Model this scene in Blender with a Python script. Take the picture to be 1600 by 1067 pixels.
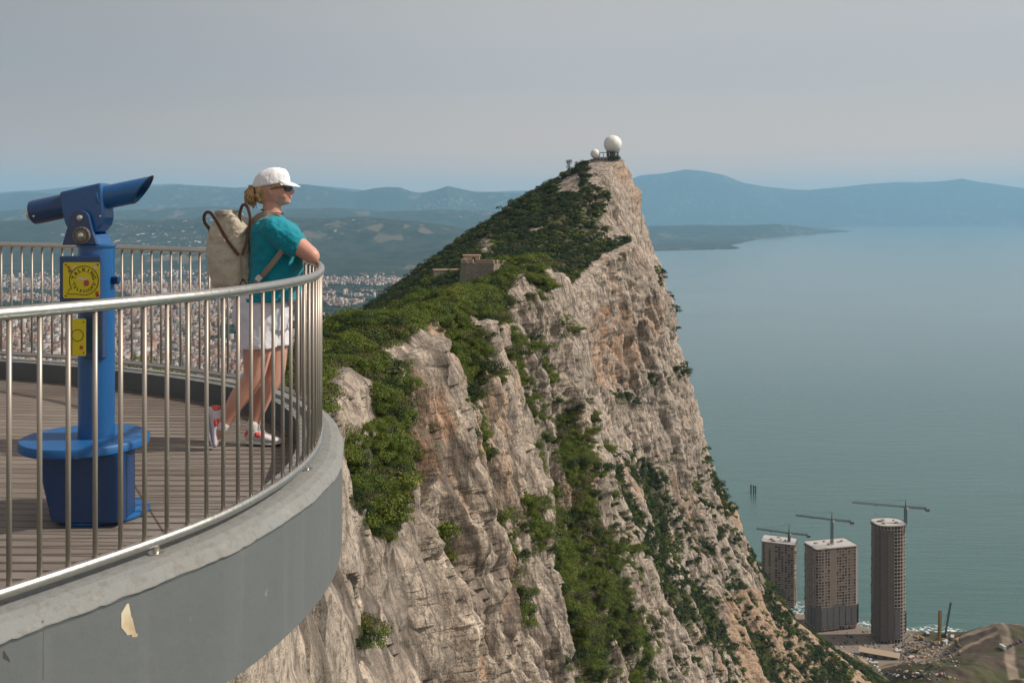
import bpy, bmesh, math, random
import numpy as np
from mathutils import Vector, Matrix
random.seed(7); RNG = np.random.default_rng(11)
SC = bpy.context.scene; COL = SC.collection
for _o in list(bpy.data.objects): bpy.data.objects.remove(_o, do_unlink=True)
R = math.radians
F = 1555.6; HOR = 334.0; CAMZ = 1.393; SEA = -401.0
def P(x, y, D):
    """point at depth D (metres north of the camera) seen at photo position x, y"""
    return ((x-800.0)*D/F, D, CAMZ-(y-HOR)*D/F)
# ---------------------------------------------------------------- camera
cam = bpy.data.cameras.new('camera'); cam_o = bpy.data.objects.new('camera', cam); COL.objects.link(cam_o)
cam_o.location = (0, 0, CAMZ); cam_o.rotation_euler = (R(90), 0, 0)
cam.sensor_width = 36; cam.lens = 35; cam.shift_y = -(533.5-HOR)/1600.0
cam.clip_start = 0.05; cam.clip_end = 200000
SC.camera = cam_o
# ---------------------------------------------------------------- world, sun, exposure
SUN_EL, SUN_AZ = 42.0, 88.0          # azimuth clockwise from +Y (north): the sun stands to the right, a little behind
w = bpy.data.worlds.new('World'); SC.world = w; w.use_nodes = True
nt = w.node_tree; nt.nodes.clear()
wo = nt.nodes.new('ShaderNodeOutputWorld'); bg = nt.nodes.new('ShaderNodeBackground')
sky = nt.nodes.new('ShaderNodeTexSky'); sky.sky_type = 'NISHITA'; sky.sun_disc = False
sky.sun_elevation = R(SUN_EL); sky.sun_rotation = R(SUN_AZ); sky.altitude = 400
sky.air_density = 1.0; sky.dust_density = 6.0; sky.ozone_density = 1.0
hsv = nt.nodes.new('ShaderNodeHueSaturation'); hsv.inputs['Saturation'].default_value = 0.30
wmix = nt.nodes.new('ShaderNodeMix'); wmix.data_type = 'RGBA'; wmix.inputs['Factor'].default_value = 0.72
wmix.inputs[7].default_value = (5.85, 5.3, 5.0, 1)     # the even grey veil of high haze
nt.links.new(sky.outputs[0], hsv.inputs['Color']); nt.links.new(hsv.outputs[0], wmix.inputs[6])
tcw = nt.nodes.new('ShaderNodeTexCoord'); sx = nt.nodes.new('ShaderNodeSeparateXYZ'); nt.links.new(tcw.outputs['Generated'], sx.inputs[0])
hr = nt.nodes.new('ShaderNodeValToRGB'); hr.color_ramp.interpolation = 'EASE'     # warm bright air low over the horizon
e_ = hr.color_ramp.elements; e_[0].position = 0.0; e_[0].color = (1, 1, 1, 1); e_[1].position = 0.15; e_[1].color = (0, 0, 0, 1)
nt.links.new(sx.outputs[2], hr.inputs[0])
wm2 = nt.nodes.new('ShaderNodeMix'); wm2.data_type = 'RGBA'; wm2.inputs[7].default_value = (9.6, 6.1, 3.7, 1)
nt.links.new(hr.outputs[0], wm2.inputs[0]); nt.links.new(wmix.outputs[2], wm2.inputs[6])
az = nt.nodes.new('ShaderNodeMapRange'); az.interpolation_type = 'SMOOTHSTEP'; az.inputs[1].default_value = -0.60; az.inputs[2].default_value = 0.10; az.inputs[3].default_value = 0.70; az.inputs[4].default_value = 1.06
nt.links.new(sx.outputs[0], az.inputs[0])
wm3 = nt.nodes.new('ShaderNodeVectorMath'); wm3.operation = 'SCALE'; nt.links.new(wm2.outputs[2], wm3.inputs[0]); nt.links.new(az.outputs[0], wm3.inputs['Scale'])
nt.links.new(wm3.outputs[0], bg.inputs['Color']); bg.inputs['Strength'].default_value = 0.10
nt.links.new(bg.outputs[0], wo.inputs['Surface'])
sl = bpy.data.lights.new('sun', 'SUN'); so = bpy.data.objects.new('sun', sl); COL.objects.link(so)
sl.energy = 4.7; sl.angle = R(1.5); sl.color = (1.0, 0.90, 0.77)
_a = R(SUN_AZ); _e = R(SUN_EL)
SUNV = Vector((math.sin(_a)*math.cos(_e), math.cos(_a)*math.cos(_e), math.sin(_e)))
so.rotation_euler = SUNV.to_track_quat('Z', 'Y').to_euler()
SC.view_settings.view_transform = 'Standard'; SC.view_settings.look = 'None'
SC.view_settings.gamma = 1.0; SC.view_settings.exposure = 0.0
SC.cycles.use_denoising = True; SC.cycles.max_bounces = 6; SC.cycles.transparent_max_bounces = 8
SC.cycles.volume_bounces = 1; SC.cycles.use_adaptive_sampling = True; SC.cycles.adaptive_threshold = 0.02
try: SC.cycles.denoiser = 'OPENIMAGEDENOISE'
except Exception: pass

# ---------------------------------------------------------------- helpers
def tag(o, label=None, cat=None, group=None, kind=None):
    if label: o['label'] = label
    if cat: o['category'] = cat
    if group: o['group'] = group
    if kind: o['kind'] = kind
    return o
def empty(name, loc=(0, 0, 0), rz=0, label=None, cat=None, group=None):
    o = bpy.data.objects.new(name, None); COL.objects.link(o); o.location = loc; o.rotation_euler = (0, 0, rz)
    o.empty_display_size = 0.2
    return tag(o, label, cat, group)
class MB:
    """collects shapes and links them as ONE mesh object"""
    def __init__(s): s.v = []; s.f = []; s.m = []; s.mi = 0
    def add(s, vs, fs, mi=None):
        b = len(s.v); s.v += [tuple(map(float, q)) for q in vs]; s.f += [tuple(b+i for i in f) for f in fs]; s.m += [s.mi if mi is None else mi]*len(fs)
    def box(s, c, size, rz=0, ax=None, mi=None, taper=(1, 1)):
        hx, hy, hz = [q/2 for q in size]; vs = []
        for z in (-1, 1):
            t = taper if z > 0 else (1, 1)
            for x, y in ((-1, -1), (1, -1), (1, 1), (-1, 1)): vs.append(Vector((x*hx*t[0], y*hy*t[1], z*hz)))
        M = Matrix.Rotation(rz, 3, 'Z') if ax is None else ax
        s.add([M @ q+Vector(c) for q in vs], [(0, 3, 2, 1), (4, 5, 6, 7), (0, 1, 5, 4), (1, 2, 6, 5), (2, 3, 7, 6), (3, 0, 4, 7)], mi)
    def rings(s, rs, cap=True, mi=None, closed=False):
        n = len(rs[0]); vs = [p for r in rs for p in r]; fs = []
        m = len(rs)
        for i in range(m if closed else m-1):
            a = i*n; b = ((i+1) % m)*n
            for j in range(n): k = (j+1) % n; fs.append((a+j, a+k, b+k, b+j))
        if cap and not closed: fs.append(tuple(reversed(range(n)))); fs.append(tuple((m-1)*n+j for j in range(n)))
        s.add(vs, fs, mi)
    def tube(s, pts, rad, n=12, cap=True, mi=None, flat=1.0):
        pts = [Vector(p) for p in pts]
        rr = rad if hasattr(rad, '__len__') else [rad]*len(pts)
        rs = []; up = None
        for i, p in enumerate(pts):
            t = (pts[min(i+1, len(pts)-1)]-pts[max(i-1, 0)]).normalized()
            if up is None: up = Vector((0, 0, 1)) if abs(t.z) < 0.95 else Vector((0, 1, 0))
            u = (up-t*up.dot(t)).normalized(); up = u; q = t.cross(u)
            rs.append([p+(u*math.cos(a)*flat+q*math.sin(a))*rr[i] for a in [2*math.pi*k/n for k in range(n)]])
        s.rings([list(reversed(r)) for r in rs], cap, mi)
    def lathe(s, prof, c=(0, 0, 0), n=32, ax=None, mi=None, cap=True):
        M = ax or Matrix.Identity(3); c = Vector(c)
        s.rings([[M @ Vector((r*math.cos(2*math.pi*k/n), r*math.sin(2*math.pi*k/n), z))+c for k in range(n)] for r, z in prof], cap, mi)
    def prism(s, poly, z0, z1, ax=None, c=(0, 0, 0), mi=None):
        M = ax or Matrix.Identity(3); c = Vector(c)
        s.rings([[M @ Vector((x, y, z))+c for x, y in poly] for z in (z0, z1)], True, mi)
    def build(s, name, mats, parent=None, smooth=False, bevel=0, recalc=True):
        me = bpy.data.meshes.new(name); me.from_pydata(s.v, [], s.f)
        if not isinstance(mats, (list, tuple)): mats = [mats]
        for m in mats: me.materials.append(m)
        if len(mats) > 1: me.polygons.foreach_set('material_index', s.m)
        if recalc:
            bm = bmesh.new(); bm.from_mesh(me); bmesh.ops.recalc_face_normals(bm, faces=bm.faces); bm.to_mesh(me); bm.free()
        me.update()
        if smooth: me.shade_smooth()
        o = bpy.data.objects.new(name, me); COL.objects.link(o)
        if smooth == 'auto':
            m = o.modifiers.new('es', 'EDGE_SPLIT'); m.split_angle = R(38)
        if bevel:
            m = o.modifiers.new('bv', 'BEVEL'); m.width = bevel; m.segments = 2; m.limit_method = 'ANGLE'; m.angle_limit = R(40)
        if parent: o.parent = parent
        return o
def fastmesh(name, V, Fq, mats, mi=None, smooth=False, attrs=None, parent=None):
    """mesh from numpy arrays; Fq is an (n,4) or (n,3) index array"""
    me = bpy.data.meshes.new(name); V = np.ascontiguousarray(V, dtype=np.float32); Fq = np.ascontiguousarray(Fq, dtype=np.int32)
    n, k = Fq.shape
    me.vertices.add(len(V)); me.vertices.foreach_set('co', V.ravel())
    me.loops.add(n*k); me.loops.foreach_set('vertex_index', Fq.ravel())
    me.polygons.add(n); me.polygons.foreach_set('loop_start', np.arange(0, n*k, k, dtype=np.int32))
    try: me.polygons.foreach_set('loop_total', np.full(n, k, dtype=np.int32))
    except Exception: pass
    for m in (mats if isinstance(mats, (list, tuple)) else [mats]): me.materials.append(m)
    if mi is not None: me.polygons.foreach_set('material_index', np.asarray(mi, dtype=np.int32))
    me.update(calc_edges=True); me.validate()
    if smooth: me.shade_smooth()
    for an, (dom, arr) in (attrs or {}).items():
        at = me.attributes.new(an, 'FLOAT', dom); at.data.foreach_set('value', np.asarray(arr, dtype=np.float32))
    o = bpy.data.objects.new(name, me); COL.objects.link(o)
    if parent: o.parent = parent
    return o
# ---- numpy noise
def _hash(ix, iy, iz, seed):
    h = (ix.astype(np.int64)*374761393+iy.astype(np.int64)*668265263+iz.astype(np.int64)*2147483647+seed*974634777) & 0x7fffffff
    h = ((h ^ (h >> 13))*1274126177) & 0x7fffffff
    h = (h ^ (h >> 16))
    return (h & 0xffff).astype(np.float32)/65535.0
def vnoise(x, y, z, seed=0):
    """smooth value noise in -1..1"""
    x = np.asarray(x, np.float32); y = np.asarray(y, np.float32); z = np.asarray(z, np.float32)
    x, y, z = np.broadcast_arrays(x, y, z)
    ix = np.floor(x); iy = np.floor(y); iz = np.floor(z); fx = x-ix; fy = y-iy; fz = z-iz
    ix = ix.astype(np.int32); iy = iy.astype(np.int32); iz = iz.astype(np.int32)
    fx = fx*fx*fx*(fx*(fx*6-15)+10); fy = fy*fy*fy*(fy*(fy*6-15)+10); fz = fz*fz*fz*(fz*(fz*6-15)+10)
    r = 0
    for dx in (0, 1):
        wx = fx if dx else 1-fx
        for dy in (0, 1):
            wy = fy if dy else 1-fy
            for dz in (0, 1):
                wz = fz if dz else 1-fz
                r = r+_hash(ix+dx, iy+dy, iz+dz, seed)*(wx*wy*wz)
    return r*2-1
def fbm(x, y, z, oct=4, seed=0, gain=0.5):
    a = 1; t = 0; s = 0
    for o in range(oct):
        t = t+a*vnoise(x*2**o, y*2**o, z*2**o, seed+o*17); s += a; a *= gain
    return t/s
def ridged(x, y, z, oct=4, seed=0, gain=0.5):
    a = 1; t = 0; s = 0
    for o in range(oct):
        t = t+a*(1-np.abs(vnoise(x*2**o, y*2**o, z*2**o, seed+o*13))*2); s += a; a *= gain
    return t/s
def sstep(a, b, x): t = np.clip((x-a)/(b-a), 0, 1); return t*t*(3-2*t)
# ---- materials
class Mat:
    def __init__(s, name, rough=0.6, metal=0.0, spec=0.5, color=None):
        s.m = bpy.data.materials.new(name); s.m.use_nodes = True; s.t = s.m.node_tree
        s.b = s.t.nodes['Principled BSDF']; s.b.inputs['Roughness'].default_value = rough; s.b.inputs['Metallic'].default_value = metal
        s.b.inputs['Specular IOR Level'].default_value = spec
        if color: s.b.inputs['Base Color'].default_value = (*color, 1)
    def n(s, ty, **kw):
        nd = s.t.nodes.new(ty)
        for k, v in kw.items():
            if k.startswith('i_'):
                k2 = k[2:].replace('_', ' '); nd.inputs[k2].default_value = v
            else: setattr(nd, k, v)
        return nd
    def L(s, a, b): s.t.links.new(a, b)
    def coord(s, kind='Object', scale=(1, 1, 1), rot=(0, 0, 0)):
        c = s.n('ShaderNodeTexCoord'); m = s.n('ShaderNodeMapping'); m.inputs['Scale'].default_value = scale; m.inputs['Rotation'].default_value = rot
        s.L(c.outputs[kind], m.inputs['Vector']); return m.outputs[0]
    def noise(s, vec, scale=5, detail=4, rough=0.55, dist=0):
        n = s.n('ShaderNodeTexNoise', i_Scale=scale, i_Detail=detail, i_Roughness=rough, i_Distortion=dist); s.L(vec, n.inputs['Vector']); return n.outputs[0]
    def voro(s, vec, scale=5, feature='F1', out='Distance', rand=1.0):
        n = s.n('ShaderNodeTexVoronoi', feature=feature, i_Scale=scale); n.inputs['Randomness'].default_value = rand; s.L(vec, n.inputs['Vector']); return n.outputs[out]
    def ramp(s, fac, stops):
        r = s.n('ShaderNodeValToRGB'); e = r.color_ramp.elements
        while len(e) > 1: e.remove(e[-1])
        for i, (p, c) in enumerate(stops):
            el = e[0] if i == 0 else e.new(p); el.position = p
            el.color = (c, c, c, 1) if not hasattr(c, '__len__') else (*c, 1)
        s.L(fac, r.inputs[0]); return r.outputs[0]
    def mix(s, fac, a, b, mode='MIX'):
        m = s.n('ShaderNodeMix', data_type='RGBA', blend_type=mode)
        for sock, v in ((m.inputs[0], fac), (m.inputs[6], a), (m.inputs[7], b)):
            if hasattr(v, 'is_linked'): s.L(v, sock)
            elif hasattr(v, '__len__'): sock.default_value = (*v, 1)
            else: sock.default_value = v
        return m.outputs[2]
    def math(s, op, a, b=0.0, clamp=False):
        m = s.n('ShaderNodeMath', operation=op, use_clamp=clamp)
        for sock, v in ((m.inputs[0], a), (m.inputs[1], b)):
            if hasattr(v, 'is_linked'): s.L(v, sock)
            else: sock.default_value = v
        return m.outputs[0]
    def attr(s, name, out='Fac'): return s.n('ShaderNodeAttribute', attribute_name=name).outputs[out]
    def color(s, c): s.L(c, s.b.inputs['Base Color'])
    def bump(s, h, strength=0.5, dist=0.01, chain=None):
        b = s.n('ShaderNodeBump'); b.inputs['Strength'].default_value = strength; b.inputs['Distance'].default_value = dist; s.L(h, b.inputs['Height'])
        if chain: s.L(chain, b.inputs['Normal'])
        s.L(b.outputs[0], s.b.inputs['Normal']); return b.outputs[0]
def simple(name, c, rough=0.6, metal=0.0, spec=0.5, var=0.0, scale=20, bump=0, bd=0.002):
    m = Mat(name, rough, metal, spec, c)
    if var or bump:
        v = m.coord('Object'); n = m.noise(v, scale, 5)
        if var: m.color(m.mix(n, [q*(1-var) for q in c], [min(1, q*(1+var)) for q in c]))
        if bump: m.bump(n, bump, bd)
    return m.m
# ================================================================ SETTING: the rock
def pchip(t, Y, tq):
    """monotone cubic along axis 0; Y (k,...)"""
    h = np.diff(t); d = np.diff(Y, axis=0)/h.reshape(-1, *([1]*(Y.ndim-1)))
    m = np.zeros_like(Y); m[0] = d[0]; m[-1] = d[-1]
    a = d[:-1]; b = d[1:]; ok = (a*b) > 0
    hh = h.reshape(-1, *([1]*(Y.ndim-1))); w1 = 2*hh[1:]+hh[:-1]; w2 = hh[1:]+2*hh[:-1]
    with np.errstate(divide='ignore', invalid='ignore'): mm = (w1+w2)/(w1/a+w2/b)
    m[1:-1] = np.where(ok, mm, 0)
    i = np.clip(np.searchsorted(t, tq)-1, 0, len(t)-2); u = ((tq-t[i])/h[i]).reshape(-1, *([1]*(Y.ndim-1))); H_ = h[i].reshape(u.shape)
    return (2*u**3-3*u**2+1)*Y[i]+(u**3-2*u**2+u)*H_*m[i]+(-2*u**3+3*u**2)*Y[i+1]+(u**3-u**2)*H_*m[i+1]
def resample(pts, n):
    p = np.array(pts, float); s = np.r_[0, np.cumsum(np.hypot(*np.diff(p, axis=0).T))]
    q = np.linspace(0, s[-1], n); return np.stack([np.interp(q, s, p[:, 0]), np.interp(q, s, p[:, 1])], 1)
# depth: (top line from west shoulder to cliff edge, east face down to y=1120), photo units at that depth
SECT = {
 9:   ([(-500, 640), (100, 660), (330, 700)], [(380, 760), (410, 900), (430, 1120)]),
 22:  ([(0, 640), (300, 650), (455, 700)], [(478, 780), (500, 880), (520, 980), (545, 1120)]),
 40:  ([(100, 900), (380, 680), (500, 590), (545, 582), (568, 602)], [(582, 700), (578, 800), (590, 900), (610, 1000), (640, 1120)]),
 52:  ([(150, 860), (390, 660), (500, 560), (545, 552), (590, 585)], [(600, 700), (612, 800), (640, 900), (665, 1000), (690, 1120)]),
 72:  ([(180, 840), (400, 640), (500, 535), (560, 505), (618, 508), (662, 540)], [(684, 620), (712, 700), (734, 780), (756, 880), (778, 980), (800, 1120)]),
 100: ([(200, 820), (420, 630), (530, 530), (600, 508), (640, 512), (655, 550)], [(652, 620), (668, 700), (684, 780), (705, 880), (735, 980), (760, 1120)]),
 150: ([(260, 780), (460, 600), (580, 512), (650, 484), (715, 466), (762, 500)], [(792, 590), (818, 680), (852, 780), (880, 880), (908, 980), (945, 1120)]),
 190: ([(300, 760), (480, 580), (600, 505), (690, 468), (755, 448), (790, 480)], [(790, 590), (805, 680), (830, 780), (858, 880), (882, 980), (915, 1120)]),
 234: ([(320, 750), (520, 550), (640, 492), (700, 466), (745, 462), (778, 450), (800, 424), (834, 416), (858, 442)], [(878, 490), (894, 550), (900, 640), (922, 710), (954, 800), (986, 900), (1006, 1000), (1032, 1120)]),
 255: ([(330, 740), (540, 530), (650, 470), (712, 462), (742, 452), (770, 436), (795, 414), (838, 410), (862, 432)], [(884, 480), (904, 540), (912, 640), (932, 710), (966, 800), (1000, 900), (1022, 1000), (1048, 1120)]),
 290: ([(370, 700), (550, 526), (655, 470), (740, 448), (800, 430), (832, 450)], [(838, 500), (842, 560), (855, 640), (872, 710), (905, 800), (936, 900), (955, 1000), (985, 1120)]),
 360: ([(410, 650), (560, 515), (660, 466), (740, 446), (795, 458), (828, 490)], [(836, 540), (842, 640), (862, 710), (896, 800), (930, 900), (955, 1000), (990, 1120)]),
 440: ([(400, 640), (520, 530), (620, 468), (700, 425), (760, 408), (830, 438), (880, 480)], [(898, 540), (915, 640), (938, 710), (984, 800), (1034, 900), (1076, 1000), (1120, 1120)]),
 520: ([(500, 545), (600, 477), (700, 409), (770, 379), (850, 379), (905, 402), (938, 415)], [(950, 480), (962, 560), (972, 650), (994, 730), (1046, 840), (1100, 950), (1150, 1040), (1200, 1120)]),
 580: ([(500, 540), (600, 469), (700, 397), (765, 359), (835, 332), (895, 323), (935, 347), (948, 376), (992, 384)], [(1014, 430), (1034, 485), (1042, 545), (1056, 620), (1072, 700), (1086, 755), (1128, 850), (1180, 940), (1250, 1035), (1350, 1120)]),
 635: ([(500, 538), (570, 493), (640, 439), (700, 393), (760, 353), (810, 317), (870, 289), (905, 270), (925, 261), (958, 260), (980, 312), (1002, 384)], [(1026, 430), (1046, 485), (1051, 540), (1074, 610), (1092, 680), (1106, 735), (1150, 830), (1198, 920), (1232, 965), (1300, 1018), (1362, 1062), (1440, 1120)]),
 690: ([(500, 540), (570, 495), (640, 441), (700, 395), (760, 355), (810, 318), (870, 284), (900, 266), (920, 253), (975, 250), (1000, 300), (1018, 382)], [(1034, 430), (1047, 485), (1051, 540), (1074, 610), (1092, 680), (1105, 735), (1148, 830), (1195, 920), (1230, 966), (1297, 1020), (1360, 1065), (1440, 1120)]),
}
NW, NT, NE, NB = 60, 380, 860, 36
secs = []; Ds = []
for D, (top, east) in SECT.items():
    m = lambda q: [((x-800)*D/F, CAMZ-(y-HOR)*D/F) for x, y in q]
    top, east = m(top), m(east)
    x0, z0 = top[0]; x1, z1 = east[-1]
    west = [(x0-(z0-SEA)/math.tan(R(33)), SEA-6), (x0-(z0-SEA)*0.45/math.tan(R(40)), z0-(z0-SEA)*0.45), (x0, z0)]
    ang = 66 if D < 400 else (50 if D < 550 else 33)
    tail = [(x1, z1), (x1+(z1-SEA)/math.tan(R(ang)), SEA-6)]
    Wp = resample(west, NW)[:-1]; Tp = resample(top, NT)[:-1]; Ep = resample([top[-1]]+east, NE)[:-1]; Bp = resample(tail, NB)
    secs.append(np.concatenate([Wp, Tp, Ep, Bp])); Ds.append(D)
def shifted(D, src, dz, dx=0):
    s = secs[src].copy(); s[:, 0] = s[:, 0]*D/Ds[src]*1.0+dx; s[:, 1] = np.maximum(s[:, 1]+dz*(s[:, 1]-SEA)/400.0, SEA-6); return s
last = len(Ds)-1
for D, dz in ((740, -35), (830, -190), (930, -400)):
    s = secs[last].copy(); s[:, 1] = np.where(s[:, 1] > SEA, SEA-6+(s[:, 1]-SEA+6)*(1+dz/440.0), s[:, 1]); 
    secs.append(s); Ds.append(D)
secs.insert(0, secs[0]*[1, 1]+[-1.2, -0.3]); Ds.insert(0, 2.0)
Ds = np.array(Ds, float); SE = np.array(secs); tl = np.log(Ds)
# rows spread so that neighbouring rows lie a pixel or two apart in the picture
tt = np.linspace(math.log(2.0), math.log(930), 4000); CC = pchip(tl, SE, tt)[:, NW+120:NW+NT+NE-40:40]
dd = np.exp(tt)[:, None]; sx = CC[..., 0]/dd*F; sy = CC[..., 1]/dd*F; vis = (sy > -760) & (np.abs(sx) < 900)
step = np.hypot(np.diff(sx, axis=0), np.diff(sy, axis=0))*vis[1:]; dens = np.percentile(step, 80, axis=1)+0.12
dens[tt[1:] > math.log(700)] = 0.15
cum = np.r_[0, np.cumsum(dens)]; NR = 1400
TQ = np.interp(np.linspace(0, cum[-1], NR), cum, tt); DQ = np.exp(TQ)
G = pchip(tl, SE, TQ)                       # (NR, NC, 2)
NC = G.shape[1]; X = G[..., 0].copy(); Z = G[..., 1].copy(); Y = np.repeat(DQ[:, None], NC, 1)
colid = np.arange(NC)[None, :]
def normals(X, Y, Z):
    def g(a): return np.gradient(a, axis=0), np.gradient(a, axis=1)
    xr, xc = g(X); yr, yc = g(Y); zr, zc = g(Z)
    nx = yc*zr-zc*yr; ny = zc*xr-xc*zr; nz = xc*yr-yc*xr
    l = np.sqrt(nx*nx+ny*ny+nz*nz)+1e-9; return nx/l, ny/l, nz/l
nx, ny, nz = normals(X, Y, Z)
if nz[:, NW+40].mean() < 0: nx, ny, nz = -nx, -ny, -nz
steep = sstep(0.85, 0.45, nz); Dn = Y
# flutes run down the fall line: low frequency with height, leaning a little with the strata
def cells(x, y, z, seed):
    """blocks split by cracks: 0 in a crack, about 1 on a block"""
    x = np.asarray(x, np.float32); y = np.asarray(y, np.float32); z = np.asarray(z, np.float32)
    ix = np.floor(x).astype(np.int32); iy = np.floor(y).astype(np.int32); iz = np.floor(z).astype(np.int32)
    f1 = np.full(x.shape, 9, np.float32); f2 = f1.copy(); hv = np.zeros_like(f1); sl = np.zeros_like(f1)
    for a in (-1, 0, 1):
        for b in (-1, 0, 1):
            for c in (-1, 0, 1):
                jx_, jy_, jz_ = ix+a, iy+b, iz+c
                h = _hash(jx_, jy_, jz_, seed)
                dx = jx_+h-x; dy = jy_+np.mod(h*57.3, 1)-y; dz = jz_+np.mod(h*913.7, 1)-z
                q = dx*dx+dy*dy+dz*dz
                nw = q < f1; f2 = np.where(nw, f1, np.minimum(f2, q)); hh = np.mod(h*7177.1, 1); hv = np.where(nw, hh, hv); sl = np.where(nw, dx*(np.mod(hh*31.7, 1)-.5)+dy*(np.mod(hh*91.3, 1)-.5)+dz*(np.mod(hh*177.9, 1)-.5), sl); f1 = np.where(nw, q, f1)
    e = np.sqrt(f2)-np.sqrt(f1)
    return np.clip(e*4.5, 0, 1)*.42+hv*.5+sl*1.7-.5
def rockdisp(X, Y, Z, D):
    U = Y+X*0.6+Z*0.24; T = X-Y*0.6+Z*0.4                      # U runs along the cliff, constant down the fall line
    wv = 3.2*fbm(U/30, T/50, Z/26, 2, 77); U = U+wv
    far = sstep(150, 420, D); nearw = sstep(8, 45, D)
    d = far*(4.6*ridged(U/52+3, T/80, Z/170, 2, 5)+2.6*ridged(U/24, T/60, Z/80, 2, 9)+2.6*cells(U/15, T/40, Z/60, 5)+2.6*ridged(U/8, T/20, Z/26, 2, 85)+2.2*cells(U/5.5, T/14, Z/19, 8)+1.1*ridged(U/3, T/8, Z/8, 2, 87))
    d += nearw*(1-.45*far)*(3.0*ridged(U/24, T/60, Z/75, 2, 21)+1.9*ridged(U/10.5, T/40, Z/42, 2, 31))
    d += nearw*sstep(18, 55, D)*sstep(420, 240, D)*(2.0*cells(U/7.5, T/30, Z/38, 6)+1.5*ridged(U/4.6, T/20, Z/17, 2, 81)+1.1*cells(U/2.6, T/12, Z/12, 7)+.8*ridged(U/1.9, T/6, Z/5, 2, 83)+.45*cells(U/1.1, T/4, Z/5, 12)*sstep(220, 120, D)*sstep(35, 60, D))
    d += 0.75*fbm(X/1.9, Y/2.6, Z/2.6, 4, 51)+0.9*nearw*fbm(X/6, Y/9, Z/7, 2, 61)
    return d
d = rockdisp(X, Y, Z, Dn)
# broken ledges and blocks
blk = np.round(fbm(X/9, Y/9, Z/7, 3, 71)*5)/5
d += blk*sstep(20, 90, Dn)*(.35+.8*sstep(150, 500, Dn))
amp = (0.28+0.72*steep)*np.clip(Dn/60, 0.25, 1)
edge = sstep(1, 60, colid)*sstep(NC-1, NC-40, colid)
UU0 = Y+X*0.6+Z*0.24; dm = d[:, NW:NW+NT+NE].mean(axis=1); dm = np.convolve(np.pad(dm, 20, 'edge'), np.ones(41)/41, 'valid'); DFIN = d-dm[:, None]; d = (d-dm[:, None])*amp*edge+edge*(sstep(8, 16, Dn)*sstep(110, 60, Dn)*(.35*cells(X/2.3, Y/2.6, Z/4.2, 14)+.30*ridged(X/1.7, Y/2.2, Z/3.4, 3, 15)+.35*ridged(UU0/4.2, 0*X, Z/16, 2, 16)-.2))*(.3+.7*steep)
X += nx*d; Y += ny*d*0.85; Z += nz*d*0.8
nx, ny, nz = normals(X, Y, Z)
if nz[:, NW+40].mean() < 0: nx, ny, nz = -nx, -ny, -nz
PX = 800+X/np.maximum(Y, 1)*F; PY = HOR-(Z-CAMZ)/np.maximum(Y, 1)*F
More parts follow.
